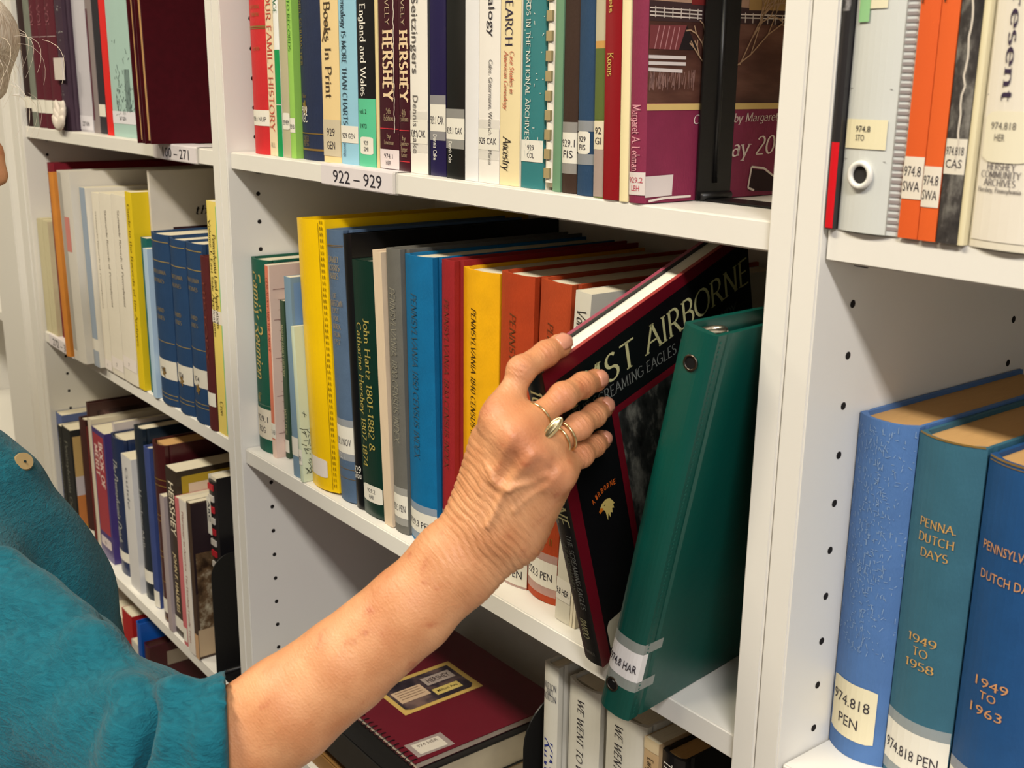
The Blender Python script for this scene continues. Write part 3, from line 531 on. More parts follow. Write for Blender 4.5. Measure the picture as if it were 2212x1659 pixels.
    ('blackb', 'tall narrow black binder between slate blue and dark green books', -0.5268, -0.5108, 0.014, -0.248, 0.2831, 0.27, -0.0531, 'box', (16, 16, 18), 'gloss', 'slipcase_binder', None, 'page', 'book', [('h', '929', 'n', 0.0424, 0.008, 0.8, (240, 236, 225), 0.5), ('h', 'Grou', 'n', 0.0364, 0.007, 0.8, (240, 236, 225), 0.5)]),
    ('jhartz', 'dark green book with gilt names John Hartz and Catharine Hershey', -0.5101, -0.4697, 0.0135, -0.248, 0.26, 0.2, -0.0544, 'hard', (10, 48, 38), 'gloss', None, 0.002, 'page', 'book', [('t', 'John Hartz 1801-1882 &', 's', 0.2039, 0.0682, 0.24, (176, 160, 84), 0.62), ('t', 'Catharine Hershey 1807-1874', 's', 0.1983, 0.0506, 0.24, (176, 160, 84), 0.25), ('l', 0.0328, 0.0149, ('929.2', 'HAR'), 'label', 0.05, 0.95, 0)]),
    ('pulp', 'bundle of bare ivory pages between green and grey spines', -0.4692, -0.4529, 0.0133, -0.248, 0.2742, 0.2, -0.0503, 'pages', (222, 200, 172), 'cloth', None, None, 'page', 'book', []),
    ('grey1', 'grey cloth census index with faded gilt title', -0.4521, -0.4276, 0.0136, -0.248, 0.2784, 0.225, -0.0339, 'hard', (104, 102, 96), 'cloth', None, None, 'page', 'book', [('t', 'PENNSYLVANIA 1800 CENSUS INDEX', 'i', 0.2426, 0.0927, 0.38, (140, 136, 122), 0.5), ('l', 0.0392, 0.0158, ('929.3 PEN',), 'label', 0, 1, 1)]),
    ('blue3', 'bright blue cloth census index with faded black title', -0.4272, -0.3818, 0.0144, -0.248, 0.2761, 0.225, -0.0239, 'hard', (0, 104, 156), 'cloth', None, None, 'page', 'book', [('t', 'PENNSYLVANIA 1850 CENSUS INDEX', 'i', 0.2424, 0.0857, 0.2, (56, 84, 104), 0.45), ('l', 0.0319, 0.0106, ('929.3 PEN',), 'label', 0, 1, 1)]),
    ('red2', 'deep red cloth census index with faded title left of the yellow one', -0.3814, -0.3621, 0.0224, -0.248, 0.2772, 0.225, 0.0, 'hard', (152, 30, 34), 'cloth', None, None, 'page', 'book', [('t', 'PENNSYLVANIA 1830 CENSUS INDEX', 'i', 0.2431, 0.0853, 0.34, (112, 52, 38), 0.5), ('l', 0.0344, 0.0104, ('929.3 PEN',), 'label', 0, 1, 1)]),
    ('yell2', 'golden yellow cloth book titled Pennsylvania 1840 Census Index', -0.3617, -0.3091, 0.0283, -0.248, 0.2721, 0.225, 0.0, 'hard', (238, 174, 0), 'cloth', None, None, 'page', 'book', [('t', 'PENNSYLVANIA 1840 CENSUS INDEX', 'i', 0.2392, 0.1058, 0.14, (66, 50, 16), 0.44), ('l', 0.0257, 0.0022, ('929.3 PEN',), 'label', 0, 1, 1)]),
    ('orange1', 'rust orange cloth census index behind the raised hand, nearer the yellow one', -0.3079, -0.2638, 0.028, -0.248, 0.2762, 0.225, 0.0128, 'hard', (172, 60, 20), 'cloth', None, None, 'page', 'book', [('t', 'PENNSYLVANIA 1860 CENSUS INDEX', 'i', 0.2441, 0.0585, 0.17, (108, 60, 28), 0.5), ('l', 0.027, 0.0019, ('929.3 PEN',), 'label', 0, 1, 1)]),
    ('orange2', 'rust orange cloth census index beside the white Volume book', -0.263, -0.2254, 0.0291, -0.248, 0.2765, 0.225, 0.0376, 'hard', (174, 66, 26), 'cloth', None, None, 'page', 'book', [('t', 'PENNSYLVANIA 1870 CENSUS INDEX', 'i', 0.2437, 0.0772, 0.17, (100, 52, 26), 0.5), ('h', 'VOL. II', 's', 0.057, 0.006, 0.5, (150, 110, 40), 0.6), ('l', 0.0375, 0.0141, ('929.3 PEN',), 'label', 0, 1, 1)]),
    ('volume', 'white paperback with black Volume title beside the rust spines', -0.2091, -0.1911, 0.0179, -0.248, 0.2772, 0.21, 0.0554, 'paper', (214, 208, 192), 'cloth', None, None, 'page', 'book', [('t', 'Volume One', 'i', 0.2643, 0.2169, 0.55, (60, 55, 50), 0.5), ('l', 0.0379, 0.0189, ('9.8 HER',), (226, 220, 208), 0, 1, 0)]),
    ('papers', 'thin sheaf of printed pages beside the tilted military book', -0.1907, -0.1837, 0.018, -0.248, 0.21, 0.2, 0.0548, 'pages', (222, 212, 190), 'cloth', None, None, 'page', 'book', []),
    ('king', 'white hardback lettered KING, leftmost upright book on the bottom shelf', -0.2421, -0.2233, 0.035, -0.61, 0.3026, 0.22, 0.0, 'hard', (206, 202, 190), 'gloss', None, None, 'page', 'book', [('h', 'MORTON', 's', 0.2821, 0.006, 0.85, (70, 70, 80), 0.5), ('h', 'AND', 's', 0.2767, 0.006, 0.45, (70, 70, 80), 0.5), ('h', 'NORTON', 's', 0.2713, 0.006, 0.85, (70, 70, 80), 0.5), ('t', 'KINGS OF WAR', 'i', 0.2305, 0.1093, 0.6, (40, 50, 120), 0.5)]),
    ('war1', 'white jacketed book titled WE WENT TO WAR below the tilted black book', -0.2166, -0.1769, 0.04, -0.61, 0.2967, 0.23, 0.0, 'hard', (208, 204, 192), 'gloss', None, None, 'page', 'book', [('t', 'WE WENT TO WAR: HERSHEY', 'i', 0.2843, 0.1529, 0.2, (50, 46, 50), 0.5)]),
    ('war2', 'white jacketed book titled WE WENT under the green binder foot', -0.1698, -0.1223, 0.04, -0.61, 0.292, 0.23, 0.0, 'hard', (208, 204, 192), 'gloss', None, None, 'page', 'book', [('t', 'WE WENT TO WAR: HERSHEY', 'i', 0.2834, 0.156, 0.2, (50, 46, 50), 0.42)]),
    ('tanb', 'tan worn paperback left of the black book on the bottom shelf', -0.1218, -0.1053, 0.041, -0.61, 0.2866, 0.18, 0.0, 'paper', (190, 160, 120), 'cloth', None, None, 'page', 'book', [('t', 'Early Families', 's', 0.271, 0.2367, 0.4, (60, 45, 30), 0.5), ('l', 0.2879, 0.2773, (), (206, 186, 150), 0, 1, 0)]),
    ('blks', 'black book with tan pages and white title, rightmost on the bottom shelf', -0.1047, -0.0803, 0.0425, -0.61, 0.2834, 0.17, 0.0, 'hard', (20, 18, 20), 'gloss', None, None, 'tanpage', 'book', [('t', 'The Story of a Town', 's', 0.2764, 0.2016, 0.4, (240, 236, 225), 0.35)]),
    ('redbw', 'tall thin book with red foot and black-and-white photo spine by the upright', 0.04, 0.0453, -0.0, 0.102, 0.285, 0.2, 0.0, 'paper', (44, 42, 44), 'gloss', None, None, 'page', 'book', [('p', 0.0483, 0.0006, (214, 24, 36), 0, 1), ('speck', 1)]),
    ('stobind', 'white plastic spine binder with typed 974.8 STO card and finger hole', 0.0457, 0.0856, 0.001, 0.102, 0.29, 0.27, 0.0, 'binder', (214, 216, 212), 'plastic', 'ring_binder', None, 'page', 'binder', [('sto', 1)]),
    ('or3', 'bright orange booklet, left one of the orange pair', 0.0861, 0.0981, 0.0019, 0.102, 0.28, 0.2, 0.0, 'paper', (222, 92, 34), 'cloth', None, None, 'page', 'book', [('l', 0.043, 0.021, ('974.8', 'SWA'), (232, 222, 206), 0, 1, 0), ('staple', 0.3)]),
    ('or4', 'bright orange booklet, right one of the orange pair', 0.0986, 0.109, 0.0013, 0.102, 0.28, 0.2, 0.0, 'paper', (226, 96, 36), 'cloth', None, None, 'page', 'book', [('l', 0.0387, 0.0177, ('974.8', 'SWA'), (232, 222, 206), 0, 1, 0), ('staple', 0.5)]),
    ('greyph', 'grey paperback with worn black-and-white photo spine', 0.1096, 0.1214, 0.0015, 0.102, 0.28, 0.2, 0.0, 'paper', (96, 92, 86), 'cloth', None, None, 'page', 'book', [('speck', 2), ('crease', 0.55), ('l', 0.0533, 0.0355, ('974.818', 'CAS'), (228, 220, 204), 0, 1, 0)]),
    ('slimc', 'slim cream booklet left of the Hershey archives binder', 0.1218, 0.1254, 0.0011, 0.102, 0.26, 0.2, 0.0, 'paper', (230, 218, 180), 'cloth', None, None, 'page', 'book', []),
    ('archbind', 'wide white binder lettered to Present and Hershey Community Archives', 0.1261, 0.1709, 0.001, 0.102, 0.29, 0.27, 0.0, 'binder', (232, 224, 206), 'plastic', 'ring_binder', None, 'page', 'binder', [('arch', 1)]),
    ('wornblue', 'scuffed light blue cloth book with typed label at the bay corner', 0.0392, 0.0812, 0.0456, -0.248, 0.2317, 0.2, 0.0, 'hard', (78, 116, 172), 'cloth', None, 0.008, 'tanpage', 'book', [('scuff', 2), ('l', 0.053, 0.0132, ('974.818', 'PEN'), (232, 222, 190), 0.04, 0.86, 0)]),
    ('dutch58', 'teal cloth book stamped Penna. Dutch Days 1949 to 1958', 0.0821, 0.1257, 0.0457, -0.248, 0.2302, 0.21, 0.0, 'hard', (52, 100, 120), 'cloth', None, 0.007, 'tanpage', 'book', [('b', 0.2306, 0.0012, 'gold'), ('h', 'PENNA.', 's', 0.1778, 0.0052, 0.55, (206, 160, 90), 0.5), ('h', 'DUTCH', 's', 0.1685, 0.0052, 0.54, (206, 160, 90), 0.5), ('h', 'DAYS', 's', 0.1592, 0.0052, 0.42, (206, 160, 90), 0.5), ('h', '1949', 's', 0.1028, 0.0052, 0.46, (206, 160, 90), 0.47), ('h', 'TO', 's', 0.0946, 0.0052, 0.24, (206, 160, 90), 0.47), ('h', '1958', 's', 0.0856, 0.0052, 0.46, (206, 160, 90), 0.47), ('l', 0.0401, 0.012, ('974.818 PEN',), 'label', 0, 1, 1)]),
    ('dutch63', 'royal blue cloth book stamped Pennsylvania Dutch Days 1949 to 1963', 0.1273, 0.1748, 0.0441, -0.248, 0.2282, 0.21, 0.0, 'hard', (24, 74, 126), 'cloth', None, 0.008, 'tanpage', 'book', [('b', 0.2281, 0.0012, 'gold'), ('b', 0.2259, 0.0006, 'gold'), ('h', 'PENNSYLVANIA', 'n', 0.1764, 0.0056, 0.85, (206, 150, 100), 0.52), ('h', 'DUTCH DAYS', 'n', 0.1589, 0.0056, 0.78, (206, 150, 100), 0.5), ('h', '1949', 'n', 0.0943, 0.0058, 0.48, (206, 150, 100), 0.45), ('h', 'TO', 'n', 0.0863, 0.0052, 0.22, (206, 150, 100), 0.45), ('h', '1963', 'n', 0.0763, 0.0058, 0.48, (206, 150, 100), 0.42), ('l', 0.0284, -0.0012, ('974.818 PEN',), 'label', 0, 1, 1)]),
    ('a1', 'narrow dark brown book at the far left of the 100-271 shelf', -1.5823, -1.5462, 0.0057, 0.102, 0.26, 0.2, 0.0, 'hard', (44, 22, 22), 'cloth', None, None, 'page', 'book', [('l', 0.0474, 0.0293, (), 'label', 0, 1, 0)]),
    ('a2', 'grey green thin volume beside the narrow dark brown book', -1.5449, -1.5138, 0.0057, 0.102, 0.25, 0.2, 0.0, 'hard', (120, 124, 112), 'cloth', None, None, 'page', 'book', [('l', 0.0434, 0.0241, (), 'label', 0, 1, 0)]),
    ('mar0', 'first of three matching maroon volumes from the left', -1.5123, -1.4744, 0.0056, 0.102, 0.25, 0.2, 0.0, 'hard', (88, 22, 38), 'cloth', None, None, 'page', 'book', [('b', 0.14, 0.0008, (190, 170, 170)), ('l', 0.0441, 0.0235, (), 'label', 0, 1, 0), ('t', 'VOL', 's', 0.1877, 0.1511, 0.4, (150, 90, 100), 0.5)]),
    ('mar1', 'middle of the three matching maroon volumes', -1.4728, -1.4348, 0.0056, 0.102, 0.25, 0.2, 0.0, 'hard', (88, 22, 38), 'cloth', None, None, 'page', 'book', [('b', 0.1393, 0.0008, (190, 170, 170)), ('l', 0.0439, 0.0236, (), 'label', 0, 1, 0), ('t', 'VOL', 's', 0.1865, 0.1503, 0.4, (150, 90, 100), 0.5)]),
    ('mar2', 'last of three matching maroon volumes, nearest the white bow', -1.4329, -1.3892, 0.0054, 0.102, 0.25, 0.2, 0.0, 'hard', (88, 22, 38), 'cloth', None, None, 'page', 'book', [('b', 0.1388, 0.0008, (190, 170, 170)), ('l', 0.0438, 0.0237, (), 'label', 0, 1, 0), ('t', 'VOL', 's', 0.1853, 0.1496, 0.4, (150, 90, 100), 0.5)]),
    ('torn', 'dark purple torn-spine book with a knotted white tie', -1.3878, -1.3536, 0.0075, 0.102, 0.25, 0.2, 0.0, 'hard', (62, 42, 58), 'cloth', None, None, 'page', 'book', [('scuff', 1), ('bow', 1)]),
    ('lav', 'tall lavender white book on the 100-271 shelf', -1.3523, -1.2931, 0.0243, 0.102, 0.27, 0.2, 0.0, 'paper', (200, 196, 204), 'cloth', None, None, 'page', 'book', [('l', 0.0237, 0.0028, ('227 NIN',), (226, 222, 230), 0, 1, 0)]),
    ('thinm', 'thin plum and grey pamphlets beside the lavender white book', -1.2926, -1.266, 0.0248, 0.102, 0.25, 0.2, 0.0, 'paper', (140, 128, 128), 'cloth', None, None, 'page', 'book', [('p', 0.1747, 0.0181, (96, 50, 64), 0, 0.35)]),
    ('blk', 'black booklet left of the bright red spine', -1.2652, -1.2375, 0.0252, 0.102, 0.25, 0.2, 0.0, 'paper', (38, 36, 44), 'cloth', None, None, 'page', 'book', [('l', 0.0416, 0.0246, (), 'label', 0, 1, 0)]),
    ('bred', 'bright red thin book on the 100-271 shelf', -1.2111, -1.1872, 0.0169, 0.102, 0.262, 0.2, 0.0, 'paper', (226, 32, 28), 'cloth', None, None, 'page', 'book', []),
    ('mintp', 'pale mint book with a church drawing and taped label', -1.1867, -1.0974, 0.0177, 0.102, 0.27, 0.2, 0.0, 'paper', (170, 200, 192), 'cloth', None, None, 'page', 'book', [('church', 1), ('l', 0.0345, 0.0178, ('267 GEN',), (226, 224, 230), 0, 1, 0)]),
    ('marA', 'maroon board folio with tan pages, left one of the leaning pair', -0.9878, -0.9671, -0.0215, 0.102, 0.29, 0.235, -0.03, 'folio', (66, 8, 18), 'cloth', None, None, 'tanpage', 'book', []),
    ('marB', 'large maroon velvet-covered folio filling the right end of the 100-271 shelf', -0.9667, -0.9436, -0.0201, 0.102, 0.29, 0.235, -0.03, 'folio', (66, 8, 18), 'cloth', None, None, 'tanpage', 'book', []),
    ('pam', 'faded beige bundle of pamphlets at the far left of its shelf', -1.5798, -1.5174, 0.0078, -0.248, 0.1975, 0.15, 0.0, 'pages', (206, 196, 160), 'cloth', None, None, 'page', 'book', []),
    ('wine', 'wine red tall binder behind the orange envelope', -1.5164, -1.4806, 0.014, -0.248, 0.2936, 0.24, 0.0, 'box', (120, 10, 34), 'cloth', 'slipcase_binder', None, 'page', 'book', []),
    ('orng', 'orange envelope standing proud of the shelf edge', -1.3786, -1.3545, -0.022, -0.248, 0.2878, 0.22, -0.03, 'box', (206, 132, 52), 'cloth', 'standing_envelope', None, 'page', 'envelope', []),
    ('wbind', 'large white plastic binder with grey spine card in the left bay', -1.35, -1.2894, -0.018, -0.248, 0.2924, 0.28, -0.025, 'box', (216, 210, 200), 'plastic', 'ring_binder', None, 'page', 'binder', [('p', 0.2241, 0.1715, (205, 130, 120), 0.1, 0.75), ('p', 0.2897, 0.0162, (170, 166, 158), 0.05, 0.4)]),
    ('wgrey', 'white book with blue-grey spine stripe left of the white trio', -1.289, -1.259, -0.006, -0.248, 0.2717, 0.2, -0.015, 'paper', (226, 220, 208), 'cloth', None, None, 'page', 'book', [('p', 0.2722, 0.0436, (150, 164, 182), 0.15, 0.95), ('p', 0.0254, -0.0002, (160, 168, 180), 0.1, 0.95)]),
    ('wt0', 'first of three plain white paperbacks left of the yellow book', -1.2586, -1.2264, 0.001, -0.248, 0.2667, 0.2, 0.0, 'paper', (232, 224, 208), 'cloth', None, None, 'page', 'book', [('t', 'Statewide Records of Pennsylvania', 's', 0.2406, 0.0951, 0.13, (130, 120, 110), 0.5), ('l', 0.0161, -0.0029, ('7',), (236, 226, 220), 0, 1, 0)]),
    ('wt1', 'middle one of three plain white paperbacks left of the yellow book', -1.2247, -1.1752, 0.0011, -0.248, 0.2692, 0.2, 0.0, 'paper', (232, 224, 208), 'cloth', None, None, 'page', 'book', [('t', 'Statewide Records of Pennsylvania', 's', 0.2457, 0.1039, 0.13, (130, 120, 110), 0.5), ('l', 0.027, 0.0085, ('7',), (236, 226, 220), 0, 1, 0)]),
    ('wt2', 'white paperback with tiny title touching the yellow book', -1.1734, -1.119, 0.0011, -0.248, 0.2713, 0.2, 0.0, 'paper', (232, 224, 208), 'cloth', None, None, 'page', 'book', [('t', 'Statewide Records of Pennsylvania', 's', 0.2506, 0.1126, 0.13, (130, 120, 110), 0.5), ('l', 0.0378, 0.0197, ('7',), (236, 226, 220), 0, 1, 0)]),
    ('yel1', 'bright yellow paperback in the middle of the left bay', -1.1182, -1.0938, 0.0019, -0.248, 0.2788, 0.18, 0.0, 'paper', (226, 196, 20), 'cloth', None, None, 'page', 'book', [('t', 'Guide to the Records of the Archives', 's', 0.2623, 0.0621, 0.3, (120, 100, 20), 0.5)]),
    ('themag', 'large white magazine with a script word, standing back beside the yellow paperback', -1.0934, -1.0865, 0.0257, -0.248, 0.3074, 0.215, 0.0, 'paper', (214, 206, 194), 'cloth', None, None, 'page', 'book', []),
    ('tealn', 'short teal notebook behind the pale blue pamphlet', -1.0841, -1.0616, 0.0072, -0.248, 0.2195, 0.12, 0.0, 'paper', (20, 100, 96), 'cloth', None, None, 'page', 'book', []),
    ('pblue', 'pale blue pamphlet left of the dark blue set', -1.0612, -1.0461, 0.001, -0.248, 0.2076, 0.16, 0.0, 'paper', (176, 200, 222), 'cloth', None, None, 'page', 'book', []),
    ('db0', 'leftmost dark blue cloth volume of the set of three in the left bay', -1.0439, -0.9822, 0.002, -0.248, 0.232, 0.2, 0.0, 'hard', (30, 62, 100), 'cloth', None, None, 'page', 'book', [('b', 0.2225, 0.0012, (150, 130, 80)), ('b', 0.1967, 0.0012, (150, 130, 80)), ('h', 'PENNSYLVANIA', 's', 0.1824, 0.005, 0.7, (150, 130, 80), 0.5), ('h', 'ARCHIVES', 's', 0.1706, 0.005, 0.55, (150, 130, 80), 0.5), ('h', 'THIRD', 's', 0.1312, 0.005, 0.4, (150, 130, 80), 0.5), ('h', 'SERIES', 's', 0.1206, 0.005, 0.4, (150, 130, 80), 0.5), ('b', 0.0878, 0.001, (150, 130, 80)), ('l', 0.0629, 0.037, ('974',), (216, 210, 196), 0, 1, 0), ('crest', 0.045, 0.5), ('b', 0.0151, 0.001, (150, 130, 80)), ('b', 0.0096, 0.001, (150, 130, 80))]),
    ('db1', 'middle dark blue cloth volume of the set of three in the left bay', -0.9805, -0.9298, 0.0031, -0.248, 0.2311, 0.2, 0.0, 'hard', (30, 62, 100), 'cloth', None, None, 'page', 'book', [('b', 0.2215, 0.0012, (150, 130, 80)), ('b', 0.1967, 0.0012, (150, 130, 80)), ('h', 'PENNSYLVANIA', 's', 0.1829, 0.005, 0.7, (150, 130, 80), 0.5), ('h', 'ARCHIVES', 's', 0.1716, 0.005, 0.55, (150, 130, 80), 0.5), ('h', 'THIRD', 's', 0.1335, 0.005, 0.4, (150, 130, 80), 0.5), ('h', 'SERIES', 's', 0.1233, 0.005, 0.4, (150, 130, 80), 0.5), ('b', 0.0917, 0.001, (150, 130, 80)), ('l', 0.0664, 0.0415, ('974',), (216, 210, 196), 0, 1, 0), ('crest', 0.045, 0.5), ('b', 0.0197, 0.001, (150, 130, 80)), ('b', 0.0144, 0.001, (150, 130, 80))]),
    ('db2', 'rightmost dark blue cloth volume of the set of three in the left bay', -0.9284, -0.8781, 0.0036, -0.248, 0.2324, 0.2, 0.0, 'hard', (30, 62, 100), 'cloth', None, None, 'page', 'book', [('b', 0.2233, 0.0012, (150, 130, 80)), ('b', 0.1993, 0.0012, (150, 130, 80)), ('h', 'PENNSYLVANIA', 's', 0.186, 0.005, 0.7, (150, 130, 80), 0.5), ('h', 'ARCHIVES', 's', 0.175, 0.005, 0.55, (150, 130, 80), 0.5), ('h', 'THIRD', 's', 0.1383, 0.005, 0.4, (150, 130, 80), 0.5), ('h', 'SERIES', 's', 0.1284, 0.005, 0.4, (150, 130, 80), 0.5), ('b', 0.0979, 0.001, (150, 130, 80)), ('l', 0.0722, 0.0481, ('974',), (216, 210, 196), 0, 1, 0), ('crest', 0.045, 0.5), ('b', 0.0264, 0.001, (150, 130, 80)), ('b', 0.0213, 0.001, (150, 130, 80))]),
    ('dred', 'dark red narrow cloth book between dark blue and pale yellow spines', -0.8771, -0.8536, 0.0033, -0.248, 0.2203, 0.18, 0.0, 'hard', (84, 28, 30), 'cloth', None, None, 'page', 'book', [('l', 0.0493, 0.0318, (), 'label', 0, 1, 0), ('t', 'HISTORY', 's', 0.1898, 0.0867, 0.3, (120, 60, 50), 0.5)]),
    ('pyel', 'pale yellow book with green edge titled Pennsylvania Land Applications', -0.8529, -0.8236, 0.0068, -0.248, 0.289, 0.21, 0.0, 'paper', (236, 212, 110), 'cloth', None, None, 'page', 'book', [('t', 'Pennsylvania Land Applications', 's', 0.2501, 0.1352, 0.28, (70, 60, 30), 0.62), ('t', 'Volume 1: East Side Applications', 's', 0.2669, 0.1234, 0.22, (70, 60, 30), 0.25), ('l', 0.1574, 0.1411, (), (230, 222, 210), 0, 1, 0), ('t', 'Cron', 's', 0.0427, 0.0244, 0.3, (70, 60, 30), 0.5), ('p', 0.2836, 0.0029, (110, 190, 120), 0.88, 1)]),
    ('skyb', 'tall light blue book with cream page edges behind the matching black pair', -1.5812, -1.5478, 0.0092, -0.61, 0.2139, 0.2, 0.0, 'paper', (92, 108, 160), 'cloth', None, None, 'page', 'book', []),
    ('bk1', 'black paperback, left one of a matching pair in the lower left bay', -1.5474, -1.5259, 0.001, -0.61, 0.2003, 0.15, 0.0, 'paper', (40, 40, 38), 'cloth', None, None, 'page', 'book', [('t', 'Pennsylvania German', 's', 0.1792, 0.0136, 0.35, (120, 120, 110), 0.5)]),
    ('bk2', 'black paperback, right one of a matching pair in the lower left bay', -1.5241, -1.4795, 0.0013, -0.61, 0.2047, 0.15, 0.0, 'paper', (40, 40, 38), 'cloth', None, None, 'page', 'book', [('t', 'Pennsylvania German', 's', 0.1811, 0.018, 0.35, (120, 120, 110), 0.5)]),
    ('brn1', 'dark brown hardback beside the matching black pair', -1.4784, -1.4457, 0.0157, -0.61, 0.228, 0.15, 0.0, 'hard', (66, 34, 30), 'cloth', None, None, 'page', 'book', [('l', 0.0276, 0.005, (), 'label', 0, 1, 0)]),
    ('album', 'tall brown album with a framed dark photo cover in the lower left bay', -1.4447, -1.4277, 0.0212, -0.61, 0.2615, 0.24, 0.0, 'box', (70, 42, 38), 'gloss', 'photo_album', None, 'page', 'album', []),
    ('creamsp', 'cream thin book left of the Book of Merit', -1.4272, -1.4081, 0.0175, -0.61, 0.239, 0.17, 0.0, 'paper', (216, 206, 186), 'cloth', None, None, 'page', 'book', []),
    ('merit', 'purple paperback with red panel lettered Book of Merit', -1.4077, -1.3447, 0.0168, -0.61, 0.2298, 0.16, 0.0, 'paper', (74, 60, 124), 'gloss', None, None, 'page', 'book', [('p', 0.2217, 0.0475, (170, 56, 70), 0.08, 0.9), ('t', 'BOOK OF', 'B', 0.2104, 0.1307, 0.26, (226, 196, 190), 0.68), ('t', 'MERIT', 'B', 0.2024, 0.1471, 0.26, (226, 196, 190), 0.32), ('l', 0.0391, 0.0222, ('BO',), (220, 206, 206), 0.1, 0.9, 0)]),
    ('whiteT', 'white book with yellow capitals standing behind the Book of Merit', -1.344, -1.3326, 0.031, -0.61, 0.2487, 0.2, 0.0, 'paper', (206, 196, 196), 'cloth', None, None, 'page', 'book', []),
    ('navys', 'navy book with white script title and torn jacket top', -1.3321, -1.2728, 0.0187, -0.61, 0.2357, 0.17, 0.0, 'hard', (24, 44, 84), 'gloss', None, None, 'page', 'book', [('t', 'The Pennsylvania Dutch', 'i', 0.1995, 0.0552, 0.3, (200, 200, 190), 0.45), ('l', 0.0405, 0.024, (), 'label', 0, 1, 0)]),
    ('wshort', 'short white paperback between navy books in the lower left bay', -1.2537, -1.2092, 0.012, -0.61, 0.2241, 0.15, 0.0, 'paper', (212, 210, 210), 'cloth', None, None, 'page', 'book', [('t', 'Guide', 's', 0.2066, 0.1376, 0.2, (120, 120, 130), 0.5)]),
    ('dknavy', 'dark navy hardback right of the short white paperback', -1.2086, -1.173, 0.0172, -0.61, 0.2806, 0.18, 0.0, 'hard', (26, 38, 50), 'gloss', None, None, 'page', 'book', [('l', 0.0486, 0.028, (), 'label', 0, 1, 0), ('t', 'Hershey Milk', 's', 0.1818, 0.0816, 0.25, (160, 160, 160), 0.5)]),
    ('bbk', 'black tall book with dark red neighbour in the lower left bay', -1.1721, -1.1645, 0.0278, -0.61, 0.2599, 0.16, 0.0, 'box', (16, 14, 16), 'cloth', None, None, 'page', 'book', []),
    ('blued', 'mid blue hardback with a decorated head left of the leather book', -1.164, -1.141, 0.0155, -0.61, 0.2592, 0.17, 0.0, 'hard', (56, 72, 128), 'cloth', None, None, 'page', 'book', [('l', 0.0287, 0.0013, (), 'label', 0, 1, 0)]),
    ('leather', 'maroon leather book with rounded spine and gilt double bands', -1.1191, -1.0735, 0.01, -0.61, 0.2816, 0.2, 0.0, 'hard', (66, 20, 24), 'gloss', None, 0.007, 'tanpage', 'book', [('b', 0.2288, 0.0014, 'gold'), ('b', 0.2195, 0.0014, 'gold'), ('b', 0.1719, 0.0014, 'gold'), ('b', 0.1632, 0.0014, 'gold'), ('b', 0.1148, 0.0014, 'gold'), ('b', 0.1059, 0.0014, 'gold'), ('b', 0.0663, 0.0014, 'gold'), ('l', 0.0384, 0.0156, (), 'label', 0, 1, 0), ('b', 0.0057, 0.0014, 'gold')]),
    ('clearp', 'thin booklet in a clear sleeve left of the brown Halbleis book', -1.0731, -1.0566, 0.0036, -0.61, 0.2125, 0.15, 0.0, 'paper', (170, 156, 156), 'cloth', None, None, 'page', 'book', []),
    ('halb', 'brown jacketed book lettered HERSHEY John F. Halbleis', -1.0561, -1.0162, 0.0085, -0.61, 0.2604, 0.21, 0.0, 'paper', (50, 38, 30), 'gloss', None, None, 'page', 'book', [('t', 'HERSHEY', 'b', 0.2418, 0.1592, 0.46, (226, 214, 190), 0.5), ('t', 'JOHN F. HALBLEIS', 'b', 0.1305, 0.0383, 0.26, (226, 206, 160), 0.45), ('l', 0.0294, 0.0107, (), 'label', 0, 1, 0)]),
    ('pinkw', 'pink-edged white booklet beside the Halbleis book', -1.0151, -1.0012, 0.004, -0.61, 0.227, 0.17, 0.0, 'paper', (206, 110, 114), 'cloth', None, None, 'page', 'book', [('l', 0.0286, 0.0065, (), 'label', 0, 1, 0)]),
    ('wfam', 'white paperback with red spine title beside the sepia photo cover', -0.9944, -0.9695, 0.002, -0.61, 0.231, 0.17, 0.0, 'paper', (226, 218, 208), 'cloth', None, None, 'page', 'book', [('t', 'Pilgrimage to America. The Hershey Family Trust', 's', 0.2151, 0.0146, 0.22, (150, 80, 70), 0.5)]),
    ('famph', 'tan bound paperback with sepia family photograph on its cover', -0.9678, -0.9548, 0.002, -0.61, 0.2344, 0.15, 0.0, 'paper', (70, 52, 40), 'cloth', None, None, 'page', 'book', [('p', 0.0378, -0.0018, (200, 160, 120), 0, 1)]),
    ('combred', 'comb-bound report with red and black binding beside the black bookend', -0.9543, -0.9279, 0.0278, -0.61, 0.2717, 0.22, 0.0, 'comb', (28, 26, 28), 'cloth', None, None, 'page', 'book', []),
    ('crm5', 'cream paperback with red trim low in the left bay', -1.5124, -1.4339, 0.05, -0.97, 0.2145, 0.2, 0.0, 'paper', (226, 202, 176), 'cloth', None, None, 'page', 'book', []),
    ('red5', 'red torn paperback low in the left bay', -1.402, -1.353, 0.04, -0.97, 0.2536, 0.15, 0.0, 'paper', (170, 20, 24), 'cloth', None, None, 'page', 'book', []),
    ('wht5', 'small white booklet low in the left bay', -1.3166, -1.2864, 0.025, -0.97, 0.2334, 0.15, 0.0, 'paper', (206, 202, 196), 'cloth', None, None, 'page', 'book', []),
    ('blu5', 'tall bright blue folder low in the left bay', -1.2856, -1.2677, 0.0241, -0.97, 0.2792, 0.24, 0.0, 'box', (10, 80, 170), 'gloss', 'document_folder', None, 'page', 'folder', []),
    ('mar5', 'maroon ring binder with a chrome spine label holder low in the left bay', -1.2673, -1.2418, 0.0279, -0.97, 0.2466, 0.24, 0.0, 'box', (64, 14, 22), 'gloss', 'ring_binder', None, 'page', 'binder', []),
)]
for b in BOOKS: ROOT[b['key']] = (build_book(b), b)

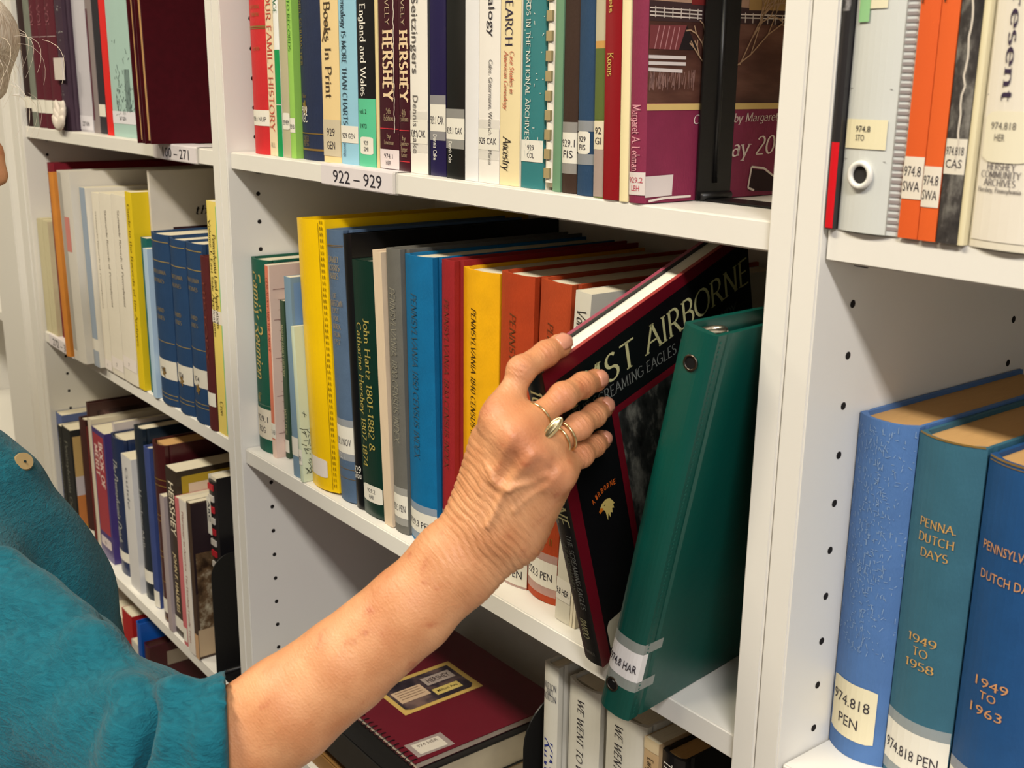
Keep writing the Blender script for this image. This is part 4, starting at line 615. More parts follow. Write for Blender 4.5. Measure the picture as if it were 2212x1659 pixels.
# ------------------------------------------------------------------ extra cover art on particular books
def face(key):
    (root, sp), b = ROOT[key]; t = sp.t
    return root, sp, b, (lambda e: (lambda s, z: (t + e, s, z)))
def poly(name, pts, mp, mt, parent): return mesh_obj(name, [mp(*p) for p in pts], [tuple(range(len(pts)))], mt, parent)
def ftext(name, txt, font, s0, z0, wdt, cap, mp, mt, parent, rot=0, skew=0):
    V, F, wd = glyphs(txt, font); k = wdt / wd; c, s = math.cos(rot), math.sin(rot)
    return mesh_obj(name, [mp(s0 + (u * k) * c - v * cap * s, z0 + (u * k) * s + v * cap * c) for u, v in V], F, mt, parent)
# plum farm-painting jacket
root, sp, b, mk = face('plum'); d, h = b['d'], b['h']
art = poly('cover_picture', [(0.001, .066), (d - .002, .066), (d - .002, h - .01), (.001, h - .01)], mk(.0002), photo_mat('farm_painting', [(60, 34, 30), (92, 58, 48), (124, 86, 72)], 26, 4, (1, .35, 1.6)), root)
fm = mk(.0004)
poly('hill_band', [(.001, .118), (d, .122), (d, .13), (.001, .131)], fm, ink((66, 46, 46)), art)
poly('field_sky', [(.001, .131), (d, .13), (d, .25), (.001, .25)], fm, photo_mat('painted_sky', [(150, 116, 100), (190, 152, 126), (170, 130, 110)], 20, 3, (1, .4, 1)), art)
poly('barn_roof', [(.002, .1155), (.036, .1165), (.029, .1005), (.001, .1005)], mk(.0006), ink((124, 60, 62)), art)
strokes('roof_seams', [((.006 + i * .0048, .1006), (.010 + i * .0048, .1152)) for i in range(5)], .0006, mk(.0008), ink((206, 150, 150)), art)
poly('barn_shadow', [(.029, .1005), (.036, .1165), (.047, .101)], mk(.0006), ink((34, 26, 28)), art)
poly('farmhouse', [(.040, .13), (.062, .13), (.062, .165), (.040, .165)], mk(.0006), ink((124, 40, 38)), art); poly('manor_house', [(.098, .129), (.15, .131), (.15, .17), (.098, .17)], mk(.0006), ink((176, 140, 86)), art)
strokes('fence', [((.001, .1262), (.05, .1262)), ((.001, .1238), (.05, .1238)), ((.001, .1215), (.05, .1215)), ((.07, .1252), (.17, .128)), ((.07, .123), (.17, .1258))] + [((.006 + i * .008, .1205), (.006 + i * .008, .1272)) for i in range(21) if not .05 < .006 + i * .008 < .07], .0008, mk(.0009), ink((226, 212, 200)), art)
strokes('snowy_logs', [((.001, .0955), (.036, .0955)), ((.001, .0915), (.036, .0915)), ((.001, .0875), (.033, .0868))], .0022, mk(.0007), ink((226, 214, 210)), art)
rb = random.Random(5); sg = []
def branch(x, z, a, l, n):
    if n == 0 or l < .004: return
    x2, z2 = x + l * math.cos(a), z + l * math.sin(a); sg.append(((x, z), (x2, z2)))
    for k in range(2): branch(x2, z2, a + rb.uniform(-.7, .7), l * rb.uniform(.6, .8), n - 1)
branch(.075, .085, .5, .03, 6); branch(.09, .092, 1.0, .022, 6); branch(.055, .094, 1.9, .012, 5); branch(.056, .09, 2.4, .01, 4)
strokes('bare_branches', sg, .0009, mk(.001), ink((186, 152, 120)), art)
strokes('dry_grass', [((x, .074 + rb.uniform(0, .006)), (x + rb.uniform(-.001, .002), .082 + rb.uniform(0, .006))) for x in [rb.uniform(.002, .045) for i in range(60)]], .0005, mk(.0006), ink((156, 120, 112)), art)
poly('cover_band', [(.0005, .0612), (d, .0625), (d, .0665), (.0005, .0655)], mk(.0005), ink((222, 190, 120)), root)
ftext('cover_title', 'Collection by Margaret A. Lehman', 'i', .045, .052, .135, .006, mk(.0006), ink((232, 216, 206)), root, .02)
ftext('cover_title', 'May 2008', 'i', .068, .0285, .085, .0125, mk(.0006), ink((232, 216, 206)), root, .03)
for sg_ in ([((.105, .006), (.108, .021)), ((.108, .021), (.122, .0195)), ((.122, .0195), (.134, .013)), ((.105, .006), (.112, .004))], [((.004, .0015), (.02, .003)), ((.02, .003), (.045, .003))], [((.074, .003), (.08, .001))]): strokes('torn_edge', sg_, .0016, mk(.0006), ink((232, 220, 210)), root)
poly('call_label', [(.0005, .004), (.026, .0045), (.027, .0185), (.0005, .018)], mk(.0007), ink((220, 208, 204)), root)
poly('torn_hole', [(.106, .004), (.109, .0195), (.122, .018), (.14, .010), (.14, .002)], mk(.0004), ink((40, 16, 20)), root)

# other covers that show between the spines
root, sp, b, mk = face('genea')
strokes('cover_handwriting', [((x, z), (x + rb.uniform(.004, .012), z + rb.uniform(-.004, .004))) for x in [.01, .018, .028, .04, .055] for z in [i * .012 + .02 for i in range(16)]], .0006, mk(.0004), ink((176, 130, 120)), root)
strokes('cover_rules', [((.004, z), (.2, z)) for z in (.03, .075, .12, .165, .2)], .0007, mk(.0005), ink((150, 110, 104)), root)
root, sp, b, mk = face('bluegrey'); poly('cover_panel', [(.004, .1), (.19, .1), (.19, b['h'] - .006), (.004, b['h'] - .006)], mk(.0003), mat('paper', (112, 146, 188)), root)
root, sp, b, mk = face('mint'); strokes('ink_sketch', [((x, z), (x + rb.uniform(-.006, .006), z + rb.uniform(.0, .008))) for x, z in [(rb.uniform(.004, .05), rb.uniform(.006, .075)) for i in range(160)]], .0007, mk(.0004), ink((70, 76, 62)), root)
root, sp, b, mk = face('themag')
ftext('cover_title', 'the', 'i', .062, b['h'] - .062, .03, .012, mk(.0004), ink((40, 34, 34)), root)
poly('cover_panel', [(.03, b['h'] - .105), (.2, b['h'] - .105), (.2, b['h'] - .078), (.03, b['h'] - .078)], mk(.0004), ink((50, 22, 26)), root)
root, sp, b, mk = face('skyb'); strokes('cover_lines', [((.05, .14), (.09, .143)), ((.06, .125), (.085, .127))], .0015, mk(.0004), ink((46, 56, 110)), root)
root, sp, b, mk = face('album'); h = b['h']; poly('cover_photo', [(.014, .1), (.225, .1), (.225, h - .014), (.014, h - .014)], mk(.0006), photo_mat('dark_photo', [(26, 18, 18), (64, 44, 42), (140, 104, 100)], 24, 4), root)
root, sp, b, mk = face('bk2'); d, h = b['d'], b['h']
for z0, z1, c in ((.12, h - .012, (206, 172, 110)), (.085, .12, (206, 196, 200)), (.03, .085, (206, 128, 66)), (.004, .03, (196, 150, 60))): poly('cover_panel', [(.004, z0), (d - .004, z0), (d - .004, z1), (.004, z1)], mk(.0004), mat('paper', c), root)
root, sp, b, mk = face('brn1'); poly('cover_panel', [(.004, .004), (b['d'] - .004, .004), (b['d'] - .004, b['h'] - .01), (.004, b['h'] - .01)], mk(.0004), mat('gloss', (130, 60, 56)), root)
root, sp, b, mk = face('whiteT'); ftext('cover_title', 'TRUE', 'b', .02, b['h'] - .055, .14, .03, mk(.0005), ink((226, 200, 20)), root)
root, sp, b, mk = face('bbk'); poly('cover_panel', [(.01, .02), (.15, .02), (.15, b['h'] - .01), (.01, b['h'] - .01)], mk(.0005), mat('gloss', (18, 16, 20)), root)
root, sp, b, mk = face('halb'); d, h = b['d'], b['h']
poly('cover_frame', [(.008, .01), (d - .004, .01), (d - .004, h - .008), (.008, h - .008)], mk(.0003), ink((176, 146, 40)), root); poly('cover_panel', [(.018, .02), (d - .014, .02), (d - .014, h - .02), (.018, h - .02)], mk(.0005), ink((222, 196, 170)), root)
root, sp, b, mk = face('famph'); d, h = b['d'], b['h']
poly('cover_panel', [(.001, .1), (d, .1), (d, h - .002), (.001, h - .002)], mk(.0003), ink((40, 26, 30)), root)
poly('cover_photo', [(.004, .045), (d - .004, .045), (d - .004, .16), (.004, .16)], mk(.0005), photo_mat('sepia_group', [(46, 32, 22), (110, 86, 60), (206, 196, 166)], 45, 5), root)
poly('cover_foot', [(.001, .004), (d, .004), (d, .045), (.001, .045)], mk(.0004), ink((196, 170, 134)), root)
root, sp, b, mk = face('mar5'); 
mesh_obj('label_holder', [(sp.t + .0008, .03, b['h'] - .04), (sp.t + .0008, .2, b['h'] - .04), (sp.t + .0008, .2, b['h'] - .015), (sp.t + .0008, .03, b['h'] - .015)], [(0, 1, 2, 3)], mat('metal', (200, 190, 180)), root)
box('chrome_clip', .008, .02, .05, .12, b['h'] - .004, b['h'] + .004, mat('metal', (200, 196, 190)), root)
root, sp, b, mk = face('crm5'); poly('cover_edge', [(.001, b['h'] - .008), (.2, b['h'] - .008), (.2, b['h']), (.001, b['h'])], mk(.0004), ink((170, 60, 60)), root)

# ------------------------------------------------------------------ the tilted military history being pulled out
def oriented(name, P, X, Y, Z):
    X, Y, Z = Vector(X), Vector(Y), Vector(Z); Z.normalize(); Y = (Y - Z * Y.dot(Z)).normalized(); X = Y.cross(Z)
    o = empty(name); M_ = Matrix((X, Y, Z)).transposed().to_4x4(); M_.translation = Vector(P); o.matrix_world = M_; return o
t, h, d = .0186, .272, .2125
MIL = oriented('hardcover_book', (-.124, -.0064, -.248), (.99, .09, -.1), (-.05, .9323, .3583), (.1315, -.3495, .9277))
tag(MIL, 'black military history book with cream title, tipped out by the hand', 'book')
blk = mat('gloss', (16, 15, 17)); maroon = mat('gloss', (104, 14, 28))
out = [(-t + t * i / 10, .0016 * (2 * i / 10 - 1) ** 2) for i in range(11)] + [(0, d), (-.0026, d), (-.0026, .004), (-t + .0026, .004), (-t + .0026, d), (-t, d)]
prism('cover', out, 0, h, blk, MIL)
box('page_block', -t + .0028, -.0028, .0045, d - .004, .003, h - .003, mat('page', (240, 234, 214)), MIL)
jm = mat('gloss', (150, 66, 84))
box('jacket_edge', -t, -t + .0027, .003, d, h - .0001, h + .0003, jm, MIL); box('jacket_edge', -.0027, .0001, .003, d, h - .0001, h + .0003, mat('gloss', (160, 60, 56)), MIL)
fm = lambda e: (lambda s, z: (e, s, z))
poly('jacket_border', [(.0005, .0), (.0105, .0), (.0105, h - .0115), (d, h - .0075), (d, h), (.0005, h)], fm(.0003), maroon, MIL)
poly('jacket_border', [(.053, .02), (.059, .02), (.059, .2045), (d - .008, .2005), (d - .008, .207), (.053, .2105)], fm(.0004), maroon, MIL)
poly('cover_photo', [(.059, .02), (d - .008, .02), (d - .008, .2005), (.059, .2045)], fm(.0003), photo_mat('forest_photo', [(12, 12, 12), (44, 44, 42), (120, 118, 108)], 42, 6, (1, 1.6, .8)), MIL)
ftext('cover_title', '101ST', 's', .0165, .2325, .068, .0205, fm(.0006), ink((206, 200, 146)), MIL, -.015)
ftext('cover_title', 'AIRBORNE', 's', .094, .2318, .1165, .0205, fm(.0006), ink((206, 200, 146)), MIL, -.015)
ftext('cover_subtitle', 'THE SCREAMING EAGLES AT NORMANDY', 's', .018, .2228, .175, .0085, fm(.0006), ink((120, 122, 116)), MIL, -.06)
for i, c in enumerate('AIRBORNE'):
    u = (i - 3.5) / 3.5; ftext('badge_lettering', c, 'b', .0335 + .0108 * u - .0012, .152 - .0022 * u * u + .0015 * u, .0024, .0046, fm(.0006), ink((206, 96, 30)), MIL, -.18 * u + .1)
eg = [(.0268, .1405), (.0295, .1436), (.0335, .1448), (.0375, .1435), (.0398, .1395), (.0415, .1360), (.0398, .1362), (.0402, .1325), (.0383, .1335), (.0380, .1295), (.0362, .1312), (.0352, .1270), (.0338, .1318), (.0325, .1262), (.0315, .1345), (.0305, .1372), (.0285, .1376)]
eb = mesh_obj('eagle_badge', [(.0006, a, c) for a, c in eg], [tuple(range(len(eg)))], ink((214, 190, 110)), MIL)
poly('beak', [(.0252, .1392), (.0275, .1412), (.0300, .1392), (.0292, .1378), (.0262, .1366)], fm(.0008), ink((206, 110, 20)), eb); poly('eye', [(.0305, .1412), (.0325, .1416), (.0315, .1404)], fm(.0009), ink((20, 18, 16)), eb)
def sd(txt, font, za, zb, cap, xc, c):
    V, F, wd = glyphs(txt, font); L_ = za - zb; x0 = xc - cap / 2 - t
    mesh_obj('spine_title', [(x0 + v * cap, .0016 * (2 * (x0 + v * cap + t) / t - 1) ** 2 - .0006, za - u / wd * L_) for u, v in V], F, ink(c), MIL)
sd('101ST AIRBORNE', 's', .256, .14, .0105, .0098, (206, 200, 146)); sd('THE SCREAMING EAGLES', 's', .133, .059, .0042, .0122, (120, 122, 116)); sd('AT NORMANDY', 's', .122, .075, .0042, .006, (96, 98, 84)); sd('BANDO', 's', .0475, .0275, .0062, .0088, (176, 170, 130))
bm = bmesh.new(); bmesh.ops.create_icosphere(bm, subdivisions=2, radius=.0016, matrix=Matrix.Translation((-.0095, .0008, .0195)) @ Matrix.Diagonal((1, .4, 1, 1))); bm_obj('publisher_mark', bm, ink((200, 196, 186)), MIL, True)
V, F, wd = glyphs('TURNER', 's'); mesh_obj('publisher_name', [(-.0145 + u / wd * .010, -.0004, .0105 + v * .003) for u, v in V], F, ink((120, 116, 108)), MIL)
poly('call_label', [(.012, .012), (.034, .012), (.034, .038), (.015, .038), (.012, .033)], fm(.0007), ink((226, 218, 190)), MIL)

# ------------------------------------------------------------------ dark green ring binder leaning on the upright
BND = oriented('ring_binder', (-.0561, -.0465, -.2462), (1, 0, 0), (-.1137, .9935, 0), (0.18668, 0.02778, 0.98203))
tag(BND, 'dark green vinyl ring binder leaning out against the right upright', 'binder')
t, h, d = .0258, .287, .262
gv = mat('vinyl', (0, 74, 64))
out = [(-t + t * i / 10, .0035 * abs(2 * i / 10 - 1) ** 3) for i in range(11)] + [(0, .012), (-.0008, .015), (0, .018), (-.004, d), (-.0068, d), (-.0028, .006), (-t + .0028, .006), (-t + .007, d), (-t + .0042, d), (-t, .018)]
prism('cover', out, 0, h, gv, BND)
box('page_block', -t + .0075, -.0075, .02, d - .03, .006, h - .010, mat('page', (236, 232, 226)), BND)
ch = mat('metal', (206, 198, 184))
box('ring_mechanism', -t + .006, -.006, .0062, .009, .02, h - .004, ch, BND, .001)
tube('opening_lever', [(-t * .5 + .007 * math.cos(a) - .002, .016 + .012 * math.sin(a), h - .004 + .002 * math.cos(a)) for a in [math.pi * 2 * i / 18 for i in range(18)]], .0022, ch, BND, 8, True)
for z in (.06, .14, .22): tube('ring', [(-t * .5 + .009 * math.cos(a), .016 + .011 * math.sin(a), z) for a in [math.pi * 2 * i / 16 for i in range(16)]], .0012, ch, BND, 6, True)
for xc, zc in ((-.0129, .2655), (-.0172, .0221)):
    tube('eyelet', [(xc + .0046 * math.cos(a), -.0003, zc + .0046 * math.sin(a)) for a in [math.pi * 2 * i / 18 for i in range(18)]], .0009, mat('metal', (90, 84, 76)), BND, 6, True)
    mesh_obj('eyelet_hole', [(xc + .0042 * math.cos(a), -.0004, zc + .0042 * math.sin(a)) for a in [math.pi * 2 * i / 18 for i in range(18)]], [tuple(range(18))], mat('wall', (14, 12, 12)), BND)
V = []; F = []
for i in range(92):
    z = .004 + i * .00305; n = len(V); V += [(.0004 - .0002, .0062, z), (.0004 - .0002, .0078, z), (.0004 - .0002, .0078, z + .0014), (.0004 - .0002, .0062, z + .0014)]; F.append((n, n + 1, n + 2, n + 3))
mesh_obj('stitching', V, F, ink((30, 96, 84)), BND)
def yb(x): return .0035 * abs(2 * (x + t) / t - 1) ** 3
def bpatch(name, z0, z1, mt, eps, ext, par):
    xs = [-t + t * i / 10 for i in range(11)]; V = [(x, yb(x) - eps, z) for x in xs for z in (z0, z1)]; V += [(eps * 1.2, ext, z) for z in (z0, z1)]
    return mesh_obj(name, V, [(2 * i, 2 * i + 2, 2 * i + 3, 2 * i + 1) for i in range(11)], mt, par)
lb = bpatch('call_label', .0325, .0555, ink((232, 228, 226)), .0005, .008, BND); bpatch('tape', .0245, .0325, tape_mat(), .0006, .022, BND).parent = lb; bpatch('tape', .0555, .0635, tape_mat(), .0006, .022, BND).parent = lb
V, F, wd = glyphs('974.8 HAR', 'b'); mesh_obj('call_number', [(-t + .001 + u / wd * .0235, yb(-t + .001 + u / wd * .0235) - .0011, .0395 + v * .0062) for u, v in V], F, ink((54, 48, 56)), lb)

# ------------------------------------------------------------------ bookends
def bookend(label, x, y0, y1, z, h, base, sgn, rounded=.012, thick=.0016):
    t_ = tag(empty('bookend', (x, y0, z + .0003)), label, 'bookend', 'black metal bookends')
    bl = mat('rubber', (20, 19, 19)); wd = y1 - y0; n = 8; R = rounded
    pr_ = [(0, 0), (wd, 0), (wd, h - R)] + [(wd - R + R * math.cos(a), h - R + R * math.sin(a)) for a in [math.pi / 2 * i / n for i in range(1, n)]] + [(wd - R, h), (R, h)] + [(R - R * math.sin(a), h - R + R * math.cos(a)) for a in [math.pi / 2 * i / n for i in range(1, n)]] + [(0, h - R)]
    V = [(0, a, c) for a, c in pr_] + [(thick, a, c) for a, c in pr_]; k = len(pr_)
    F = [tuple(range(k)), tuple(range(k, 2 * k))[::-1]] + [(i, k + i, k + (i + 1) % k, (i + 1) % k) for i in range(k)]
    mesh_obj('upright_plate', V, F, bl, t_)
    tube('pressed_rib', [(thick, wd / 2, .012), (thick, wd / 2, h * .9)], .0022, bl, t_, 8)
    tube('heel', [(sgn * .003, .002, .003), (sgn * .003, wd - .002, .003)], .003, bl, t_, 8)
    box('base_plate', min(0, sgn * base), max(0, sgn * base), .004, wd - .004, 0, .0012, bl, t_, .0005)
    return t_
bookend('black metal bookend holding the plum farm-painting book upright', ROOT['plum'][1]['x1'] + .0014, .0525, .0865, .102, .17, .1, 1)
bookend('black metal bookend with rounded corner beside the white war books', -.2620, .0300, .15, -.610, .252, .11, -1, .045)
bookend('tall black bookend at the right end of the lower left shelf', -.9000, .004, .10, -.610, .175, .07, 1, .03)

# ------------------------------------------------------------------ shelf-edge number cards
def shelf_card(label, x0, x1, zt, txt, frac):
    t_ = tag(empty('shelf_label', ((x0 + x1) / 2, REC, zt)), label, 'label', 'number cards folded over the shelf edges')
    w2 = (x1 - x0) / 2; V = []; prof = [(.03, .0006), (.002, .0007), (-.0004, .0005), (-.0008, -.001), (-.0008, -.0185), (-.0002, -.0196), (.02, -.0198)]
    for y, z in prof: V += [(-w2, y, z), (w2, y, z)]
    mesh_obj('card', V, [(2 * i, 2 * i + 1, 2 * i + 3, 2 * i + 2) for i in range(len(prof) - 1)], mat('paper', (228, 220, 222)), t_)
    Vt, F, wd = glyphs(txt, 'n'); k = 2 * w2 * frac
    mesh_obj('number', [(-k / 2 + u / wd * k, -.0011, -.0158 + v * .0118) for u, v in Vt], F, ink((48, 44, 52)), t_)
    V = []
    for y, z in prof: V += [(w2 - .004, y - .0002, z + .0002), (w2 + .004, y - .0002, z + .0002)]
    mesh_obj('tape', V, [(2 * i, 2 * i + 1, 2 * i + 3, 2 * i + 2) for i in range(len(prof) - 1)], tape_mat(), t_)
shelf_card('white shelf card printed 922 - 929 on the middle bookcase', -.560, -.424, .102, '922 \u2013 929', .66)
shelf_card('white shelf card printed 100 - 271 below the maroon folios', -1.003, -.862, .102, '100 \u2013 271', .62)
shelf_card('white shelf card printed 272 at the far left of its shelf', -1.555, -1.42, -.248, '272 \u2013 369', .7)

# ------------------------------------------------------------------ stack lying on the bottom shelf of the middle bookcase
def flat(name, label, cat, x0, x1, y0, y1, z0, z1, col, m_='gloss', page=(214, 200, 170), rot=0):
    cx, cy = (x0 + x1) / 2, (y0 + y1) / 2
    t_ = tag(empty(name, (cx, cy, z0), (0, 0, rot)), label, cat); a, b_ = (x1 - x0) / 2, (y1 - y0) / 2; th = z1 - z0; cv = min(.002, th * .2)
    box('cover', -a, a, -b_, b_, th - cv, th, mat(m_, col), t_, .0004); box('cover', -a, a, -b_, b_, 0, cv, mat(m_, col), t_, .0004)
    box('spine', -a, a, -b_ - .001, -b_ + .0015, 0, th, mat(m_, col), t_, .0004)
    box('page_block', -a + .002, a - .002, -b_ + .002, b_ - .002, cv, th - cv, mat('page', page), t_)
    return t_
S4 = -.610
flat('document_folder', 'brown card folder at the bottom of the stack', 'folder', -.745, -.445, .012, .25, S4 + .0003, S4 + .022, (150, 108, 58), 'paper')
flat('hardcover_book', 'dark red book low in the stack under the spiral album', 'book', -.735, -.425, .03, .25, S4 + .0225, S4 + .036, (96, 24, 34))
flat('document_folder', 'tan folder between the red book and black binder in the stack', 'folder', -.74, -.43, .02, .24, S4 + .0365, S4 + .052, (176, 140, 84), 'paper', rot=-.02)
flat('ring_binder', 'black ring binder lying under the spiral album', 'binder', -.725, -.428, .0, .235, S4 + .0525, S4 + .092, (26, 26, 26), 'vinyl')
ALB_Z = S4 + .0925
al = tag(empty('spiral_album', (-.4375, .0245, ALB_Z)), 'maroon comb-bound album with a photo card lying on the stack', 'album')
box('page_block', -.279, 0, .004, .206, 0, .0062, mat('page', (214, 196, 176)), al)
box('cover', -.28, .0005, .002, .207, .0063, .0074, mat('gloss', (104, 26, 40)), al, .0003); box('cover', -.28, .0005, .002, .207, -.0002, .0004, mat('gloss', (70, 18, 28)), al)
for i in range(31):
    xx = -.006 - i * .0089
    tube('binding_ring', [(xx + .0008 * math.sin(a), .004 + .0060 * math.cos(a), .0046 + .0040 * math.sin(a)) for a in [math.pi * 2 * k / 14 for k in range(14)]], .0006, mat('rubber', (22, 20, 22)), al, 6, True)
zt = .0078
def tp(e): return lambda x, y: (x, y, zt + e)
card = poly('photo_card', [(-.157, .152), (-.0875, .151), (-.0837, .0446), (-.1237, .0437)][::-1], tp(0), ink((206, 172, 96)), al)
card.data.vertices.foreach_set('co', [c for p in ((-.1237, .0437, zt), (-.0837, .0446, zt), (-.0837, .152, zt), (-.157, .153, zt)) for c in p])
cv_ = [(-.157, .153), (-.157, .044), (-.0837, .044), (-.0837, .153)]
card.data.clear_geometry(); card.data.from_pydata([(x, y, zt) for x, y in cv_], [], [(0, 1, 2, 3)]); card.data.update()
poly('card_picture', [(-.150, .146), (-.150, .056), (-.144, .050), (-.094, .050), (-.090, .056), (-.090, .140), (-.096, .146)], tp(.0002), photo_mat('card_photo', [(32, 28, 34), (58, 48, 56), (120, 96, 90)], 25, 3), card)
poly('chocolate_bar', [(-.140, .100), (-.140, .140), (-.122, .140), (-.122, .100)], tp(.0004), ink((176, 160, 150)), card)
ftext('bar_lettering', 'HERSHEY', 'b', 0, 0, .032, .009, lambda s, z: (-.1265 - z, .104 + s, zt + .0006), ink((60, 40, 44)), card)
poly('paper_slip', [(-.132, .054), (-.132, .094), (-.106, .094), (-.106, .054)], tp(.0004), ink((206, 176, 146)), card)
strokes('slip_lines', [((-.128 + i * .005, .058), (-.128 + i * .005, .09)) for i in range(4)], .0009, tp(.0006), ink((110, 80, 60)), card)
poly('name_slip', [(-.112, .098), (-.112, .134), (-.098, .134), (-.098, .098)], tp(.0004), ink((214, 190, 110)), card)
ftext('slip_lettering', 'Milton Ave', 'b', 0, 0, .028, .005, lambda s, z: (-.103 - z, .102 + s, zt + .0006), ink((60, 50, 30)), card)
lab = poly('call_label', [(-.030, .016), (-.010, .016), (-.008, .050), (-.028, .050)], tp(.0002), ink((228, 216, 200)), al); poly('tape', [(-.034, .010), (-.006, .010), (-.004, .056), (-.032, .056)], tp(.0004), tape_mat(), al).parent = lab
ftext('call_number', '974 HER', 'n', 0, 0, .026, .005, lambda s, z: (-.021 - z, .02 + s, zt + .0005), ink((110, 96, 90)), lab)

# ------------------------------------------------------------------ the person reaching for the book
def at(u, v, dep):           # a surveyed point: sight-line (u, v) of the 2212 x 1659 photograph at a measured depth
    return np.array(CAM + (CF + CR * ((u - 1106) / 2427.5) - CU * ((v - 829.5) / 2427.5)) * dep)
class Field:                 # sampled distance field + surface nets
    def __init__(s, lo, hi, h, frame=None):
        s.h = h; s.fr = np.eye(3) if frame is None else frame; s.lo = np.array(lo, float)
        s.n = [int(math.ceil((hi[i] - lo[i]) / h)) + 1 for i in range(3)]
        s.F = np.full(s.n, .06, np.float32); s.ax = [s.lo[i] + h * np.arange(s.n[i]) for i in range(3)]
    def _win(s, pts, r, k):
        q = np.array([s.fr @ np.asarray(p) for p in pts]); lo = q.min(0) - r - k - .004; hi = q.max(0) + r + k + .004
        sl = []
        for i in range(3):
            a = max(0, int((lo[i] - s.lo[i]) / s.h)); b = min(s.n[i], int((hi[i] - s.lo[i]) / s.h) + 2); sl.append(slice(a, max(a, b)))
        G = np.meshgrid(*[s.ax[i][sl[i]] for i in range(3)], indexing='ij', sparse=True)
        return tuple(sl), G, q
    def cone(s, a, b, ra, rb, k=.006, sub=False, sq=None):
        sl, G, q = s._win([a, b], max(ra, rb), k)
        if any(x.stop <= x.start for x in sl): return
        A, B = q; d = B - A; L2 = max(float(d @ d), 1e-12)
        t = np.clip(((G[0] - A[0]) * d[0] + (G[1] - A[1]) * d[1] + (G[2] - A[2]) * d[2]) / L2, 0, 1)
        X = [G[i] - A[i] - t * d[i] for i in range(3)]
        if sq is None: D = np.sqrt(X[0] ** 2 + X[1] ** 2 + X[2] ** 2)
        else:           # flattened section: axis sq[0] (world vector) squeezed by sq[1]
            v = s.fr @ (np.asarray(sq[0]) / np.linalg.norm(sq[0])); c = X[0] * v[0] + X[1] * v[1] + X[2] * v[2]
            D = np.sqrt(np.maximum(X[0] ** 2 + X[1] ** 2 + X[2] ** 2 + c * c * (1 / sq[1] ** 2 - 1), 0))
        D = D - (ra + t * (rb - ra)); cur = s.F[sl]
        if sub:
            D = -D; hh = np.clip(.5 - .5 * (D - cur) / k, 0, 1); hh = np.clip(.5 + .5 * (D - cur) / k, 0, 1); s.F[sl] = cur + (D - cur) * hh + k * hh * (1 - hh)
        else:
            hh = np.clip(.5 + .5 * (cur - D) / k, 0, 1); s.F[sl] = cur + (D - cur) * hh - k * hh * (1 - hh)
    def chain(s, pts, rs, k=.006, **kw):
        for i in range(len(pts) - 1): s.cone(pts[i], pts[i + 1], rs[i], rs[i + 1], k, **kw)
    def ball(s, c, r, k=.006, **kw): s.cone(c, np.asarray(c) + 1e-5, r, r, k, **kw)
    def ell(s, c, M3, k=.01, sub=False):      # M3: rows = half-axis vectors
        M3 = np.asarray(M3, float); R_ = np.linalg.norm(M3, axis=1); sl, G, q = s._win([c], R_.max(), k)
        if any(x.stop <= x.start for x in sl): return
        c0 = q[0]; acc = 0; acc2 = 0
        for i in range(3):
            v = s.fr @ (M3[i] / R_[i]); pz_ = (G[0] - c0[0]) * v[0] + (G[1] - c0[1]) * v[1] + (G[2] - c0[2]) * v[2]
            acc = acc + (pz_ / R_[i]) ** 2; acc2 = acc2 + (pz_ / R_[i] ** 2) ** 2
        D = np.sqrt(acc); D = D * (D - 1) / np.maximum(np.sqrt(acc2), 1e-6); cur = s.F[sl]
        if sub:
            D = -D; hh = np.clip(.5 + .5 * (D - cur) / k, 0, 1); s.F[sl] = cur + (D - cur) * hh + k * hh * (1 - hh)
        else:
            hh = np.clip(.5 + .5 * (cur - D) / k, 0, 1); s.F[sl] = cur + (D - cur) * hh - k * hh * (1 - hh)
    def cut(s, p, n):         # keep the half-space n.(x-p) < 0
        n = np.asarray(n, float); n = n / np.linalg.norm(n); v = s.fr @ n; q = s.fr @ np.asarray(p)
        D = v[0] * (s.ax[0][:, None, None] - q[0]) + v[1] * (s.ax[1][None, :, None] - q[1]) + v[2] * (s.ax[2][None, None, :] - q[2])
        s.F = np.maximum(s.F, D).astype(np.float32)
    def net(s):
        F = s.F; I = F < 0; c = np.zeros([x - 1 for x in F.shape], np.int8)
        offs = [(i, j, k) for i in (0, 1) for j in (0, 1) for k in (0, 1)]; nx, ny, nz = F.shape
        for o in offs: c += I[o[0]:nx - 1 + o[0], o[1]:ny - 1 + o[1], o[2]:nz - 1 + o[2]]
        idx = np.argwhere((c > 0) & (c < 8)); vid = np.full(c.shape, -1, np.int64); vid[tuple(idx.T)] = np.arange(len(idx))
        val = {o: F[idx[:, 0] + o[0], idx[:, 1] + o[1], idx[:, 2] + o[2]] for o in offs}
        P = np.zeros((len(idx), 3)); cnt = np.zeros(len(idx))
        for o in offs:
            for ax in range(3):
                if o[ax]: continue
                o2 = list(o); o2[ax] = 1; o2 = tuple(o2); a, b = val[o], val[o2]; m_ = (a < 0) != (b < 0)
                t = np.where(m_, a / np.where(m_, a - b, 1), 0); e = np.array(o, float)[None, :].repeat(len(idx), 0); e[:, ax] += t
                P += e * m_[:, None]; cnt += m_
        P = (P / cnt[:, None] + idx) * s.h + s.lo
        quads = []
